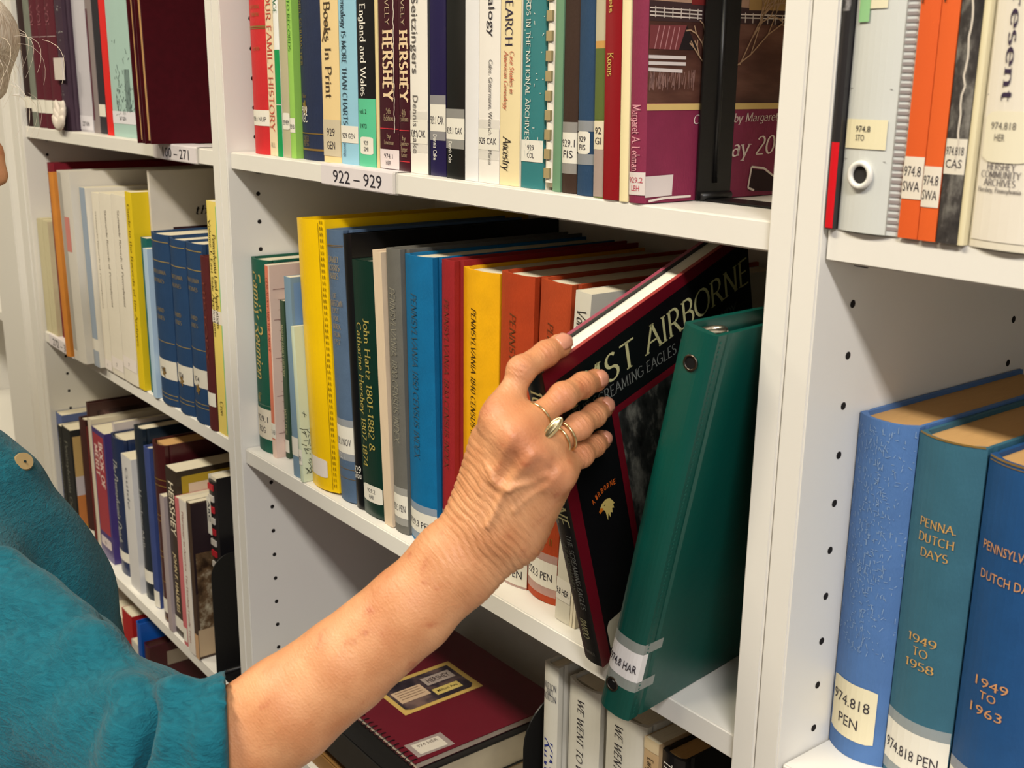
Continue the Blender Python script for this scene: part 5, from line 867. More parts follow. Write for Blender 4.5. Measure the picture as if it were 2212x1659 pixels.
        for ax in range(3):
            a = [slice(None)] * 3; b = [slice(None)] * 3; a[ax] = slice(0, -1); b[ax] = slice(1, None)
            A = I[tuple(a)]; B = I[tuple(b)]; e = np.argwhere(A != B); o1, o2 = [x for x in range(3) if x != ax]
            ok = (e[:, o1] > 0) & (e[:, o2] > 0) & (e[:, o1] < F.shape[o1] - 1) & (e[:, o2] < F.shape[o2] - 1); e = e[ok]
            flip = ~A[tuple(e.T)]
            def cell(d1, d2):
                q = e.copy(); q[:, o1] -= d1; q[:, o2] -= d2; return vid[tuple(q.T)]
            Q = np.stack([cell(1, 1), cell(0, 1), cell(0, 0), cell(1, 0)], 1)
            if ax == 1: flip = ~flip
            Q[flip] = Q[flip][:, ::-1]; quads.append(Q)
        return P @ s.fr, np.concatenate(quads)
def fast_mesh(name, V, Q, mt, parent=None, attrs=None):
    me = bpy.data.meshes.new(name); me.vertices.add(len(V)); me.vertices.foreach_set('co', np.asarray(V, np.float32).ravel())
    me.loops.add(Q.size); me.loops.foreach_set('vertex_index', Q.ravel().astype(np.int32)); me.polygons.add(len(Q))
    me.polygons.foreach_set('loop_start', np.arange(0, Q.size, 4, dtype=np.int32)); me.polygons.foreach_set('use_smooth', np.ones(len(Q), bool))
    me.update(calc_edges=True); me.validate()
    for k, a in (attrs or {}).items():
        at_ = me.attributes.new(k, 'FLOAT', 'POINT'); at_.data.foreach_set('value', np.asarray(a, np.float32))
    me.materials.append(mt); o = bpy.data.objects.new(name, me); COL.objects.link(o)
    if parent: o.parent = parent
    return o
def relax(V, Q, it=2, lam=.5):
    n = len(V); e = np.concatenate([Q[:, [0, 1]], Q[:, [1, 2]], Q[:, [2, 3]], Q[:, [3, 0]]])
    for _ in range(it):
        S_ = np.zeros_like(V); c = np.zeros(n); 
        for k in range(3): S_[:, k] = np.bincount(e[:, 0], V[e[:, 1], k], n) + np.bincount(e[:, 1], V[e[:, 0], k], n)
        c = np.bincount(e[:, 0], minlength=n) + np.bincount(e[:, 1], minlength=n); V = V + lam * (S_ / np.maximum(c, 1)[:, None] - V)
    return V
def vnormals(V, Q):
    nf = np.cross(V[Q[:, 2]] - V[Q[:, 0]], V[Q[:, 3]] - V[Q[:, 1]]); N_ = np.zeros_like(V)
    for k in range(4):
        for c in range(3): N_[:, c] += np.bincount(Q[:, k], nf[:, c], len(V))
    return N_ / np.maximum(np.linalg.norm(N_, axis=1), 1e-12)[:, None]
def polydist(V, pts, plane=None):
    """distance of every vertex to a polyline (optionally measured in a projection plane)"""
    V2 = V @ plane.T if plane is not None else V; best = np.full(len(V), 9.)
    P_ = [plane @ p if plane is not None else np.asarray(p) for p in pts]
    for a, b in zip(P_[:-1], P_[1:]):
        d = b - a; t = np.clip((V2 - a) @ d / (d @ d), 0, 1); best = np.minimum(best, np.linalg.norm(V2 - a - t[:, None] * d, axis=1))
    return best

# ---- right hand and forearm
J = {'i': [at(1083, 908, .683), at(1126, 799, .688), at(1180, 764, .702), at(1209, 747, .712)],
     'm': [at(1112, 944, .672), at(1216, 856, .690), at(1259, 832, .707), at(1286, 822, .722)],
     'r': [at(1152, 985, .674), at(1252, 920, .697), at(1284, 897, .716), at(1302, 881, .732)],
     'p': [at(1199, 1024, .682), at(1256, 983, .706), at(1284, 963, .724), at(1299, 951, .738)]}
RJ = {'i': [.0116, .0083, .0079, .0070], 'm': [.0113, .0082, .0078, .0069], 'r': [.0107, .0078, .0074, .0065], 'p': [.0103, .0072, .0068, .0060]}
WR = at(1066, 1142, .700)                     # wrist centre
EL = at(455, 1655, .690)                      # elbow
axis = WR - EL; axis /= np.linalg.norm(axis)
nrm = np.array(-CF); nrm = nrm - axis * (nrm @ axis); nrm /= np.linalg.norm(nrm)   # the back of the hand looks this way
side = np.cross(axis, nrm)                    # towards the little finger
FR = np.stack([axis, nrm, side])
allp = np.array([FR @ p for k in J for p in J[k]] + [FR @ WR, FR @ at(500, 1620, .70)])
lo = allp.min(0) - .055; hi = allp.max(0) + np.array([.02, .05, .05])
f = Field(lo, hi, .00125, FR)
# forearm, oval section
for (u, v, dp, px_, sqz) in (): pass
FA = [at(440, 1668, .698), at(520, 1606, .695), at(620, 1533, .695), at(741, 1440, .696), at(886, 1317, .698), at(985, 1218, .699), at(1050, 1160, .700)]
FRd = [.0335, .0350, .0335, .0302, .0282, .0262, .0250]
f.chain(FA, FRd, .004, sq=(nrm, .80))
f.chain([at(985, 1218, .700), at(1066, 1140, .700)], [.0255, .0242], .012, sq=(nrm, .72))
# palm: metacarpals over a palm pad
f.cone(at(1040, 1120, .695), J['i'][0], .0155, .0118, .012); f.cone(at(1058, 1132, .692), J['m'][0], .0155, .0118, .012)
f.cone(at(1085, 1142, .693), J['r'][0], .0155, .0112, .012); f.cone(at(1112, 1152, .697), J['p'][0], .0155, .0112, .012)
f.cone(at(1060, 1120, .712), at(1140, 990, .704), .0225, .0180, .014); f.cone(at(1110, 1140, .708), at(1180, 1045, .703), .0195, .0150, .014)
f.cone(at(1040, 1090, .704), at(1065, 960, .700), .0165, .0140, .012)
# knuckle heads
for k, r_ in (('i', .0112), ('m', .0112), ('r', .0106), ('p', .0100)): f.ball(J[k][0] + nrm * .0042, r_, .009)
# fingers
for k in J:
    p, r_ = J[k], RJ[k]
    mid = p[0] * .5 + p[1] * .5; f.cone(p[0], mid, r_[0] * .95, r_[1] * .98, .007); f.cone(mid, p[1], r_[1] * .98, r_[1] * .95, .002)
    f.cone(p[1], p[2], r_[1] * .98, r_[2], .004); f.cone(p[2], p[3], r_[2], r_[3], .004)
    f.ball(p[1] + nrm * .0006, r_[1] * .96, .004)
    f.ball(p[3] - nrm * .0012, r_[3] * .95, .004)
# webs between the fingers
f.cone(J['i'][0] * .72 + J['i'][1] * .28, J['m'][0] * .78 + J['m'][1] * .22, .0070, .0070, .012)
f.cone(J['m'][0] * .72 + J['m'][1] * .28, J['r'][0] * .72 + J['r'][1] * .28, .0066, .0066, .010); f.cone(J['r'][0] * .75 + J['r'][1] * .25, J['p'][0] * .7 + J['p'][1] * .3, .0062, .0062, .010)
# thumb, closing on the far cover
mx = MIL.matrix_world
TP = np.array(mx @ Vector((-.0186 - .0085, .030, .224))); TI = np.array(mx @ Vector((-.0186 - .0125, .008, .199)))
TM = at(1062, 1000, .716)
f.chain([at(1050, 1095, .712), TM, TI, TP], [.0165, .0125, .0098, .0078], .007)
f.cone(at(1050, 1060, .708), TM * .5 + J['i'][0] * .5, .0135, .0100, .014)
V, Q = f.net(); V = relax(V, Q, 2, .45)
N_ = vnormals(V, Q); dors = np.clip(N_ @ nrm, 0, 1)
PL = np.stack([axis, side])                   # flatten along the hand's own normal to trace veins
def Z2(x, y, d=.675): return at(950 + x / 5.53, 900 + y / 5.53, d)
disp = np.zeros(len(V))
def ridge(pts, wdt, hgt): 
    global disp
    disp = disp + 1.25 * hgt * np.exp(-(polydist(V, pts, PL) / wdt) ** 2) * (dors > .25) * dors
ridge([Z2(600, 640), Z2(620, 740), Z2(700, 820), Z2(820, 850), Z2(960, 800), Z2(1100, 770), Z2(1260, 690)], .0024, .0017)
ridge([Z2(830, 850), Z2(740, 930), Z2(690, 1040), Z2(650, 1150), Z2(570, 1300)], .0024, .0016)
ridge([Z2(560, 560), Z2(500, 760), Z2(480, 900)], .002, .0009); ridge([Z2(1250, 820), Z2(1000, 1000), Z2(880, 1120)], .0022, .0008)
ridge([Z2(850, 230), Z2(720, 560), Z2(640, 740)], .0032, .0011); ridge([Z2(1090, 450), Z2(950, 640), Z2(800, 830)], .0032, .0009); ridge([Z2(560, 60), Z2(560, 400)], .003, .0008); ridge([Z2(1400, 650), Z2(1250, 850)], .0034, .0009)
for a_ in (((860, 470), (760, 700)), ((1180, 560), (1050, 740)), ((1290, 640), (1180, 740))): ridge([Z2(*a_[0]), Z2(*a_[1])], .0038, -.0014)
al_ = (V - EL) @ axis; wal = (WR - EL) @ axis
wr_c = np.exp(-((al_ - wal + .004) / .030) ** 2)                    # creased skin at the bent wrist
sd_ = (V - EL) @ side
ph = (al_ - wal) * (2 * math.pi / .0046) + 2.2 * np.sin(sd_ * 95) + 1.3 * np.sin(sd_ * 230 + 1.0)
disp -= .0008 * wr_c * np.clip(np.sin(ph), 0, 1) ** 2
wrk = .25 + .9 * wr_c
red = np.zeros(len(V))
for k in J:
    for j_ in (1, 2):
        d_ = J[k][j_] - J[k][j_ - 1]; d_ /= np.linalg.norm(d_); c_ = J[k][j_] + nrm * RJ[k][j_]
        s_ = (V - J[k][j_]) @ d_; near = np.exp(-((np.linalg.norm(V - c_, axis=1)) / (.0085 if j_ == 1 else .006)) ** 2)
        disp -= .0005 * near * np.clip(np.sin(s_ * 2 * math.pi / .0034 + 1), 0, 1); wrk += 1.0 * near; red += .8 * near
    red += .7 * np.exp(-(np.linalg.norm(V - J[k][0] - nrm * .012, axis=1) / .012) ** 2)
    red += .6 * np.exp(-(np.linalg.norm(V - J[k][3], axis=1) / .009) ** 2)
V = V + N_ * disp[:, None]

def skin_mat():
    mt = bpy.data.materials.new('skin'); mt.use_nodes = True; nt = mt.node_tree; N = nt.nodes; L = nt.links; p = N['Principled BSDF']
    tc = N.new('ShaderNodeTexCoord')
    def noise(sc, d=4):
        n = N.new('ShaderNodeTexNoise'); n.inputs['Scale'].default_value = sc; n.inputs['Detail'].default_value = d; L.new(tc.outputs['Object'], n.inputs['Vector']); return n
    def mix(a, b, fac):
        mx_ = N.new('ShaderNodeMix'); mx_.data_type = 'RGBA'
        for s_, v_ in ((6, a), (7, b)):
            if isinstance(v_, tuple): mx_.inputs[s_].default_value = (*v_, 1)
            else: L.new(v_, mx_.inputs[s_])
        if isinstance(fac, float): mx_.inputs[0].default_value = fac
        else: L.new(fac, mx_.inputs[0])
        return mx_.outputs[2]
    def ramp(src, a, b):
        r = N.new('ShaderNodeMapRange'); r.inputs[1].default_value = a; r.inputs[2].default_value = b; L.new(src, r.inputs[0]); return r.outputs[0]
    c = mix(lin((218, 158, 112)), lin((196, 130, 86)), ramp(noise(38, 5).outputs[0], .35, .7))
    c = mix(c, lin((182, 104, 68)), ramp(noise(75, 3).outputs[0], .62, .80))            # age spots
    a1 = N.new('ShaderNodeAttribute'); a1.attribute_name = 'red'
    mr = N.new('ShaderNodeMath'); mr.operation = 'MULTIPLY'; mr.inputs[1].default_value = .5; L.new(a1.outputs['Fac'], mr.inputs[0])
    c = mix(c, lin((196, 116, 86)), mr.outputs[0]); L.new(c, p.inputs['Base Color'])
    p.inputs['Roughness'].default_value = .46; p.inputs['Specular IOR Level'].default_value = .42
    p.inputs['Subsurface Weight'].default_value = .12; p.inputs['Subsurface Radius'].default_value = (1, .35, .2); p.inputs['Subsurface Scale'].default_value = .004
    # crinkles: stretched noise across the limb, stronger where the skin folds
    at_ = N.new('ShaderNodeAttribute'); at_.attribute_name = 'along'; as_ = N.new('ShaderNodeAttribute'); as_.attribute_name = 'across'
    cx = N.new('ShaderNodeCombineXYZ'); L.new(at_.outputs['Fac'], cx.inputs[0]); L.new(as_.outputs['Fac'], cx.inputs[1])
    n1 = N.new('ShaderNodeTexNoise'); n1.inputs['Scale'].default_value = 1.0; n1.inputs['Detail'].default_value = 4; L.new(cx.outputs[0], n1.inputs['Vector'])
    aw = N.new('ShaderNodeAttribute'); aw.attribute_name = 'crease'
    m1 = N.new('ShaderNodeMath'); m1.operation = 'MULTIPLY'; L.new(n1.outputs[0], m1.inputs[0]); L.new(aw.outputs['Fac'], m1.inputs[1])
    v = N.new('ShaderNodeTexVoronoi'); v.inputs['Scale'].default_value = 620; L.new(tc.outputs['Object'], v.inputs['Vector'])
    m2 = N.new('ShaderNodeMath'); m2.operation = 'MULTIPLY_ADD'; m2.inputs[1].default_value = .16; L.new(v.outputs[0], m2.inputs[0]); L.new(m1.outputs[0], m2.inputs[2])
    b = N.new('ShaderNodeBump'); b.inputs['Strength'].default_value = .55; b.inputs['Distance'].default_value = .0016; L.new(m2.outputs[0], b.inputs['Height']); L.new(b.outputs[0], p.inputs['Normal'])
    return mt
SKIN = skin_mat()
NH = len(V)
# ---- the rest of the body: head, trunk, other arm, legs (coarser)
NOSE = at(6, 400, 1.0)
hf = Vector((.30, .86, -.42)).normalized(); hr = hf.cross(Vector((0, 0, 1))).normalized(); hu = hr.cross(hf)
hf, hr, hu = map(np.array, (hf, hr, hu))
HC = NOSE - hf * .112 + hu * .018
def hp(x, y, z): return HC + hr * x + hf * y + hu * z
hd = Field(HC - .17, HC + .17, .0034)
hd.ell(hp(0, -.016, .035), [hr * .074, hf * .088, hu * .085], .02); hd.ell(hp(0, .022, -.035), [hr * .058, hf * .066, hu * .078], .03)
hd.cone(hp(-.02, .062, -.092), hp(.02, .062, -.092), .016, .016, .02)                      # chin
for sx in (-1, 1):
    hd.ball(hp(sx * .040, .062, -.018), .016, .018)                                        # cheek
    hd.ball(hp(sx * .031, .088, .022), .0135, .01, sub=True); hd.ball(hp(sx * .031, .077, .021), .0125, .003)   # eye socket, eyeball
    hd.cone(hp(sx * .016, .076, .038), hp(sx * .044, .066, .040), .006, .005, .01)         # brow
    hd.ell(hp(sx * .076, -.012, .0), [hr * .007, hf * .017, hu * .030], .006)              # ear
hd.chain([hp(0, .074, .03), hp(0, .094, .006), hp(0, .104, -.012)], [.007, .0085, .0105], .008); hd.ball(hp(.011, .094, -.014), .0075, .006); hd.ball(hp(-.011, .094, -.014), .0075, .006)
hd.cone(hp(-.018, .083, -.046), hp(.018, .083, -.046), .0065, .0065, .006); hd.cone(hp(-.015, .083, -.057), hp(.015, .083, -.057), .0070, .0070, .006); hd.cone(hp(-.02, .096, -.0515), hp(.02, .096, -.0515), .002, .002, .003, sub=True)
SHC = at(-150, 1270, .965)                                   # middle of the shoulders
hd.cone(hp(0, -.03, -.05), SHC + np.array([0, .01, .055]), .052, .056, .02)
V2, Q2 = hd.net(); V2 = relax(V2, Q2, 1, .4)
SHR = at(-165, 1325, .885); bx_ = np.array([.93, -.20, 0]); by_ = np.array([.20, .93, 0])
SHL = SHC - bx_ * .165 + np.array([0, -.02, -.03]); HIP = SHC + np.array([.0, -.05, -.46])
bd = Field(np.array([HIP[0] - .36, HIP[1] - .30, FLOOR]), np.array([HIP[0] + .34, HIP[1] + .36, SHC[2] + .08]), .008)
bd.cone(SHC - np.array([0, 0, .07]), HIP + np.array([0, 0, .12]), .105, .10, .05, sq=(by_, .8)); bd.cone(SHL, SHC, .05, .06, .05)
bd.cone(HIP - bx_ * .06, HIP + bx_ * .06, .12, .12, .05)
EJ = SHL + np.array([-.03, -.02, -.28]); HJ = EJ + np.array([.02, .10, -.22])
bd.chain([SHL, EJ, HJ], [.046, .036, .025], .03); bd.cone(HJ, HJ + np.array([.0, .03, -.07]), .026, .03, .02)
for i_ in range(4): bd.chain([HJ + np.array([-.027 + .018 * i_, .035, -.075]), HJ + np.array([-.028 + .019 * i_, .05, -.115]), HJ + np.array([-.026 + .018 * i_, .045, -.15 + .008 * abs(i_ - 1.5)])], [.011, .0095, .008], .004)
bd.chain([HJ + np.array([.03, .03, -.03]), HJ + np.array([.045, .055, -.07]), HJ + np.array([.042, .065, -.1])], [.013, .011, .009], .006)
for sx in (-1, 1):
    a0 = HIP + bx_ * sx * .075; kn = a0 + np.array([0, .02, -.40]); an = np.array([kn[0], kn[1] - .02, FLOOR + .09]); bd.chain([a0, kn, an], [.085, .058, .04], .03); bd.cone(an - by_ * .02 - np.array([0, 0, .055]), an + by_ * .14 - np.array([0, 0, .06]), .035, .028, .02)
V3, Q3 = bd.net()
Va = np.concatenate([V, V2, V3]); Qa = np.concatenate([Q, Q2 + len(V), Q3 + len(V) + len(V2)]); z_ = np.zeros(len(V2) + len(V3))
acr = (V - EL) @ side
person = fast_mesh('person', Va, Qa, SKIN, None, {'along': np.concatenate([al_ * 620, z_]), 'across': np.concatenate([acr * 70, z_]), 'crease': np.concatenate([np.clip(wrk, 0, 1.3), z_ + .2]), 'red': np.concatenate([np.clip(red, 0, 1), z_ + .1])})
tag(person, 'person in a teal shirt reaching out to pull the tilted book from the shelf', 'person')
# noise domain is in millimetres-like units, so creases run across the limb

# ---- nails
def nail(k, wd, ln):
    p, r_ = J[k], RJ[k]; d_ = p[3] - p[2]; d_ /= np.linalg.norm(d_); up_ = nrm - d_ * (nrm @ d_); up_ /= np.linalg.norm(up_)
    if k == 'i': up_ = up_ + np.array(CU) * .25; up_ -= d_ * (up_ @ d_); up_ /= np.linalg.norm(up_)
    rt_ = np.cross(d_, up_); VV = []; FF = []; nu, nv = 9, 8
    for i in range(nu):
        for j in range(nv):
            a = -1 + 2 * i / (nu - 1); b_ = j / (nv - 1); w_ = wd * (1 - .28 * (2 * b_ - 1) ** 4 - .15 * (b_ < .12))
            VV.append(p[3] + d_ * (-ln * .52 + ln * b_) + rt_ * (w_ * a) + up_ * (r_[3] * (1.04 - .40 * a * a) + .0016 - .0022 * max(0, b_ - .55) ** 2 * 4 - .0010 * (1 - b_) ** 3))
    for i in range(nu - 1):
        for j in range(nv - 1): q = i * nv + j; FF.append((q, q + nv, q + nv + 1, q + 1))
    o = mesh_obj('fingernail', VV, FF, None, person, True)
    s_ = o.modifiers.new('solid', 'SOLIDIFY'); s_.thickness = .0006
    return o
NM = mat('gloss', (212, 146, 118))
for k, a, b_ in (('i', .0056, .0135), ('m', .0055, .0130), ('r', .0053, .0130), ('p', .0046, .0105)): nail(k, a, b_).data.materials.append(NM)

# ---- rings
gm = bpy.data.materials.new('gold_band'); gm.use_nodes = True; gp = gm.node_tree.nodes['Principled BSDF']; gp.inputs['Base Color'].default_value = (.72, .56, .30, 1); gp.inputs['Metallic'].default_value = 1; gp.inputs['Roughness'].default_value = .2
def band(k, t_, r_, tilt=0, wire=.0008):
    c = J[k][0] * (1 - t_) + J[k][1] * t_; d_ = J[k][1] - J[k][0]; d_ /= np.linalg.norm(d_); u_ = nrm - d_ * (nrm @ d_); u_ /= np.linalg.norm(u_); v_ = np.cross(d_, u_); d2 = d_ * math.sin(tilt)
    return [c + (u_ * math.cos(a) * math.cos(tilt) + v_ * math.sin(a)) * r_ + d2 * r_ * math.cos(a) for a in [2 * math.pi * i / 40 for i in range(40)]], wire
ring1 = empty('ring'); ring1.parent = person
pts, wr_ = band('m', .47, .0102, .15); tube('band', pts, wr_, gm, ring1, 8, True)
dc = at(1194, 925, .667); dv = at(1213, 903, .667) - at(1175, 946, .667); dl = np.linalg.norm(dv); dv /= dl; dn = np.array(-CF) - dv * (np.array(-CF) @ dv); dn /= np.linalg.norm(dn); dw = np.cross(dv, dn)
bm = bmesh.new()
for (o_, a_, b_, c_) in ((0, .5, .155, .09), (-.0020, .46, .18, .06)):
    M4 = Matrix(((dv[0] * dl * a_, dw[0] * dl * b_, dn[0] * dl * c_, dc[0] + dn[0] * o_), (dv[1] * dl * a_, dw[1] * dl * b_, dn[1] * dl * c_, dc[1] + dn[1] * o_), (dv[2] * dl * a_, dw[2] * dl * b_, dn[2] * dl * c_, dc[2] + dn[2] * o_), (0, 0, 0, 1)))
    bmesh.ops.create_icosphere(bm, subdivisions=3, radius=1, matrix=M4)
bm_obj('setting', bm, gm, ring1, True)
tube('rim', [dc + dv * dl * .5 * math.cos(a) + dw * dl * .165 * math.sin(a) - dn * .0004 for a in [2 * math.pi * i / 36 for i in range(36)]], .0007, gm, ring1, 8, True)
ring2 = empty('ring'); ring2.parent = person
for t_, ti in ((.50, .1), (.66, -.02)):
    pts, wr_ = band('r', t_, .0098, ti); tube('band', pts, .0009, gm, ring2, 8, True)

# ---- shirt
ARM = [SHR, at(90, 1490, .815), at(290, 1605, .745), at(405, 1690, .705), at(505, 1634, .696), at(560, 1592, .695)]
AR = [.076, .060, .0465, .0470, .0460, .0455]
CH = [(at(-130, 1130, .99), .095), (at(-62, 1335, 1.01), .112), (at(-50, 1580, 1.01), .121), (at(-60, 1850, 1.02), .135)]
lo = np.array([SHC[0] - .34, SHC[1] - .32, SHC[2] - .56]); hi = np.array([-.07, SHC[1] + .36, SHC[2] + .22])
sf = Field(lo, hi, .0042)
for i in range(3): sf.cone(CH[i][0], CH[i + 1][0], CH[i][1], CH[i + 1][1], .05)
bk_ = -by_ * .07
for i in range(3): sf.cone(CH[i][0] + bk_ - bx_ * .10, CH[i + 1][0] + bk_ - bx_ * .10, CH[i][1] * .95, CH[i + 1][1], .06)
sf.cone(SHR + np.array([-.02, 0, .01]), SHC, .07, .07, .05); sf.cone(SHL, SHC, .07, .07, .05); sf.chain([SHL, EJ], [.07, .06], .04)
sf.chain(ARM, AR, .018)
# folds running down the sleeve and pinched at the elbow
def ft(pts, r0, r1, k=.012, sub=False):
    for i in range(len(pts) - 1): sf.cone(pts[i], pts[i + 1], r0, r1, k, sub=sub)
ft([at(110, 1340, .790), at(200, 1402, .758), at(290, 1492, .725)], .015, .011, .02)
ft([at(275, 1490, .708), at(185, 1550, .726), at(60, 1640, .757), at(-20, 1700, .78)], .010, .013, .018)
ft([at(150, 1350, .79), at(60, 1310, .81), at(0, 1245, .83)], .018, .022, .02)
ft([at(345, 1500, .690), at(338, 1570, .676), at(318, 1690, .672)], .0075, .0095, .008, True)
ft([at(300, 1512, .704), at(285, 1580, .690), at(262, 1690, .688)], .011, .013, .014)
ft([at(362, 1488, .694), at(386, 1500, .682), at(380, 1600, .664), at(368, 1700, .664)], .0080, .011, .008)
ft([at(440, 1510, .678), at(444, 1600, .652), at(440, 1690, .652)], .005, .006, .012)
ft([at(40, 1420, .77), at(130, 1480, .752), at(210, 1490, .742)], .008, .008, .02); ft([at(100, 1600, .762), at(20, 1560, .78)], .008, .008, .02)
# cuff: open end with a hem
cn = np.array(CR + CF * .2533); cn /= np.linalg.norm(cn)              # the cuff edge, square to the sleeve
sf.cut(at(491, 1565, .69), cn)
sf.chain([at(512, 1612, .695), at(560, 1577, .695), at(620, 1533, .695)], [.0362, .0356, .0345], .002, sub=True, sq=(nrm, .82))
V4, Q4 = sf.net(); V4 = relax(V4, Q4, 2, .5)
n4 = vnormals(V4, Q4)
wv = .0016 * np.sin(V4[:, 0] * 60 + 3 * np.sin(V4[:, 2] * 22)) * np.sin(V4[:, 2] * 48 + 2 * np.sin(V4[:, 1] * 30)); V4 = V4 + n4 * wv[:, None]
def shirt_mat():
    mt = bpy.data.materials.new('crinkle_cotton'); mt.use_nodes = True; nt = mt.node_tree; N = nt.nodes; L = nt.links; p = N['Principled BSDF']
    tc = N.new('ShaderNodeTexCoord')
    def noise(sc, st, d=3, ds=0):
        mp = N.new('ShaderNodeMapping'); mp.inputs['Scale'].default_value = st; mp.inputs['Rotation'].default_value = (.4, .7, .2); L.new(tc.outputs['Object'], mp.inputs[0])
        n = N.new('ShaderNodeTexNoise'); n.inputs['Scale'].default_value = sc; n.inputs['Detail'].default_value = d; n.inputs['Distortion'].default_value = ds; L.new(mp.outputs[0], n.inputs['Vector']); return n
    a = noise(120, (1, 1, 3.2), 4, .8); b_ = noise(900, (1, 1, 1), 2); c = noise(10, (1, 1, 1), 3)
    mx_ = N.new('ShaderNodeMix'); mx_.data_type = 'RGBA'; mx_.inputs[6].default_value = (*lin((4, 62, 78)), 1); mx_.inputs[7].default_value = (*lin((24, 112, 130)), 1); L.new(a.outputs[0], mx_.inputs[0]); L.new(mx_.outputs[2], p.inputs['Base Color'])
    p.inputs['Roughness'].default_value = .85; p.inputs['Specular IOR Level'].default_value = .15; p.inputs['Sheen Weight'].default_value = .08; p.inputs['Sheen Roughness'].default_value = .5
    m_ = N.new('ShaderNodeMath'); m_.operation = 'MULTIPLY_ADD'; m_.inputs[1].default_value = .35; L.new(b_.outputs[0], m_.inputs[0]); L.new(a.outputs[0], m_.inputs[2])
    bp = N.new('ShaderNodeBump'); bp.inputs['Strength'].default_value = .7; bp.inputs['Distance'].default_value = .0022; L.new(m_.outputs[0], bp.inputs['Height']); L.new(bp.outputs[0], p.inputs['Normal'])
    return mt
shirt = fast_mesh('shirt', V4, Q4, shirt_mat(), person)
# hem stitching round the cuff, a little up from its edge
d4 = (V4 - at(491, 1565, .66)) @ cn
# button on the placket
bc = at(47, 1000, .905); 
def disc(name, c, n, r, th, mt, parent):
    n = Vector(n).normalized(); bm = bmesh.new(); q = Vector((0, 0, 1)).rotation_difference(n)
    bmesh.ops.create_cone(bm, cap_ends=True, segments=24, radius1=r, radius2=r * .9, depth=th, matrix=Matrix.Translation(Vector(c)) @ q.to_matrix().to_4x4()); return bm_obj(name, bm, mt, parent)
bdv = np.linalg.norm(V4 - 0, axis=1)
ray_ = at(47, 1000, 1.0) - np.array(CAM); ray_ /= np.linalg.norm(ray_); rel = V4 - np.array(CAM); tt = rel @ ray_; off_ = np.linalg.norm(rel - tt[:, None] * ray_, axis=1)
cand = np.where((off_ < .02) & ((n4 @ ray_) < 0))[0]
if len(cand):
    kx = cand[np.argmin(off_[cand] + .2 * np.abs(tt[cand] - tt[cand].min()))]; bc = V4[kx] + n4[kx] * .002; bn = n4[kx] * .6 - ray_ * .6
else: bn = -ray_
btn = disc('button', bc, bn, .0085, .0026, mat('plastic', (158, 134, 92)), person)
for a in range(2): disc('button_hole', bc + np.array([.0016 * (a * 2 - 1), 0, 0]) + np.asarray(bn) / np.linalg.norm(bn) * .0014, bn, .0012, .0004, mat('wall', (20, 40, 44)), btn)

# ---- trousers and shoes
tf = Field(np.array([HIP[0] - .26, HIP[1] - .26, FLOOR + .02]), np.array([HIP[0] + .26, HIP[1] + .28, HIP[2] + .16]), .008)
tf.cone(HIP - bx_ * .06, HIP + bx_ * .06, .132, .132, .05)
for sx in (-1, 1):
    a0 = HIP + bx_ * sx * .075; kn = a0 + np.array([0, .02, -.40]); an = np.array([kn[0], kn[1] - .02, FLOOR + .07]); tf.chain([a0, kn, an], [.098, .074, .062], .03)
V5, Q5 = tf.net(); fast_mesh('trousers', V5, Q5, mat('velvet', (40, 42, 52)), person)
for sx in (-1, 1):
    a0 = HIP + bx_ * sx * .075 + np.array([0, 0, -.40]); q = Field(np.array([a0[0] - .1, a0[1] - .12, FLOOR]), np.array([a0[0] + .1, a0[1] + .24, FLOOR + .14]), .006)
    an = np.array([a0[0], a0[1], FLOOR + .044]); q.cone(an - by_ * .03, an + by_ * .15, .044, .040, .02, sq=((0, 0, 1), .95)); V6, Q6 = q.net(); fast_mesh('shoe', V6, Q6, mat('rubber', (36, 30, 28)), person)

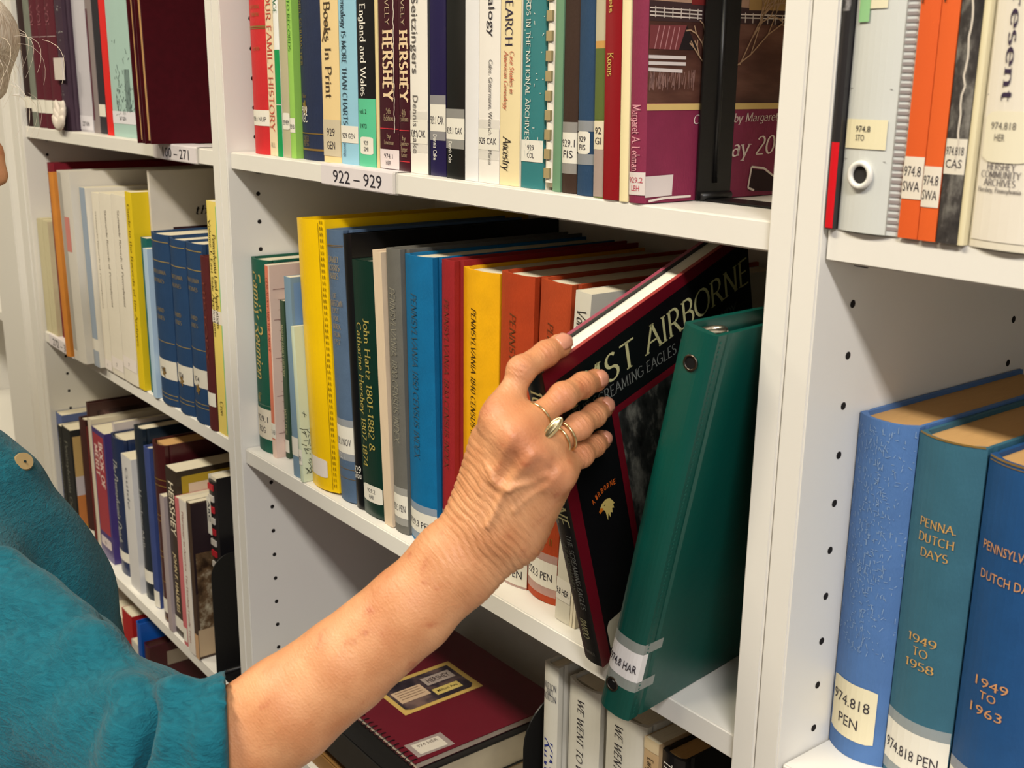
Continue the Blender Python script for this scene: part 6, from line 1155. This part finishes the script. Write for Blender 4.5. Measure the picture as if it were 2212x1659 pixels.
# ---- grey-blond hair: cap plus loose strands
hh = Field(HC - .20, HC + .20, .004)
hh.ell(hp(0, -.022, .045), [hr * .092, hf * .112, hu * .098], .02); hh.ell(hp(0, -.055, -.03), [hr * .092, hf * .075, hu * .085], .03)
hh.ell(hp(0.02, .040, .098), [hr * .062, hf * .046, hu * .034], .02)
for sx in (-1, 1): hh.ell(hp(sx * .078, .008, .012), [hr * .016, hf * .045, hu * .07], .015)
hh.ell(hp(0, .085, -.035), [hr * .058, hf * .06, hu * .085], .015, sub=True)
V7, Q7 = hh.net(); V7 = relax(V7, Q7, 1)
hm = bpy.data.materials.new('grey_hair'); hm.use_nodes = True; N = hm.node_tree.nodes; L = hm.node_tree.links; p = N['Principled BSDF']
tc = N.new('ShaderNodeTexCoord'); mp = N.new('ShaderNodeMapping'); mp.inputs['Scale'].default_value = (9, 9, .8); n = N.new('ShaderNodeTexNoise'); n.inputs['Scale'].default_value = 70; n.inputs['Detail'].default_value = 5
L.new(tc.outputs['Object'], mp.inputs[0]); L.new(mp.outputs[0], n.inputs[0]); r = N.new('ShaderNodeValToRGB'); r.color_ramp.elements[0].color = (*lin((186, 160, 134)), 1); r.color_ramp.elements[1].color = (*lin((244, 232, 216)), 1); r.color_ramp.elements[0].position = .3; r.color_ramp.elements[1].position = .62
L.new(n.outputs[0], r.inputs[0]); L.new(r.outputs[0], p.inputs['Base Color']); p.inputs['Roughness'].default_value = .5; bp = N.new('ShaderNodeBump'); bp.inputs['Strength'].default_value = .6; bp.inputs['Distance'].default_value = .002; L.new(n.outputs[0], bp.inputs['Height']); L.new(bp.outputs[0], p.inputs['Normal'])
hair = fast_mesh('hair', V7, Q7, hm, person)
rs = random.Random(11); VV = []; FF = []
for i in range(24):
    a = hp(rs.uniform(-.02, .075), rs.uniform(.05, .105), rs.uniform(.05, .115)); pts = [np.array(a)]
    d_ = hf * rs.uniform(.4, 1) + hu * rs.uniform(-.3, .6) + hr * rs.uniform(-.3, .5)
    for s_ in range(7): pts.append(pts[-1] + d_ / np.linalg.norm(d_) * rs.uniform(.005, .0085)); d_ = d_ + hu * -.30 - hf * .12 + hr * rs.uniform(-.1, .1)
    for s_ in range(7):
        a, b_ = pts[s_], pts[s_ + 1]; n_ = len(VV); w_ = np.array(CU) * .00014 + np.array(CR) * .00012; u_ = np.array(CR) * .00012 - np.array(CU) * .00012
        VV += [a - w_, a + w_, a + u_, b_ - w_, b_ + w_, b_ + u_]; FF += [(n_, n_ + 1, n_ + 4, n_ + 3), (n_ + 1, n_ + 2, n_ + 5, n_ + 4), (n_ + 2, n_, n_ + 3, n_ + 5)]
st = mesh_obj('loose_strands', VV, FF, mat('gloss', (226, 210, 188)), hair); st['kind'] = 'stuff'
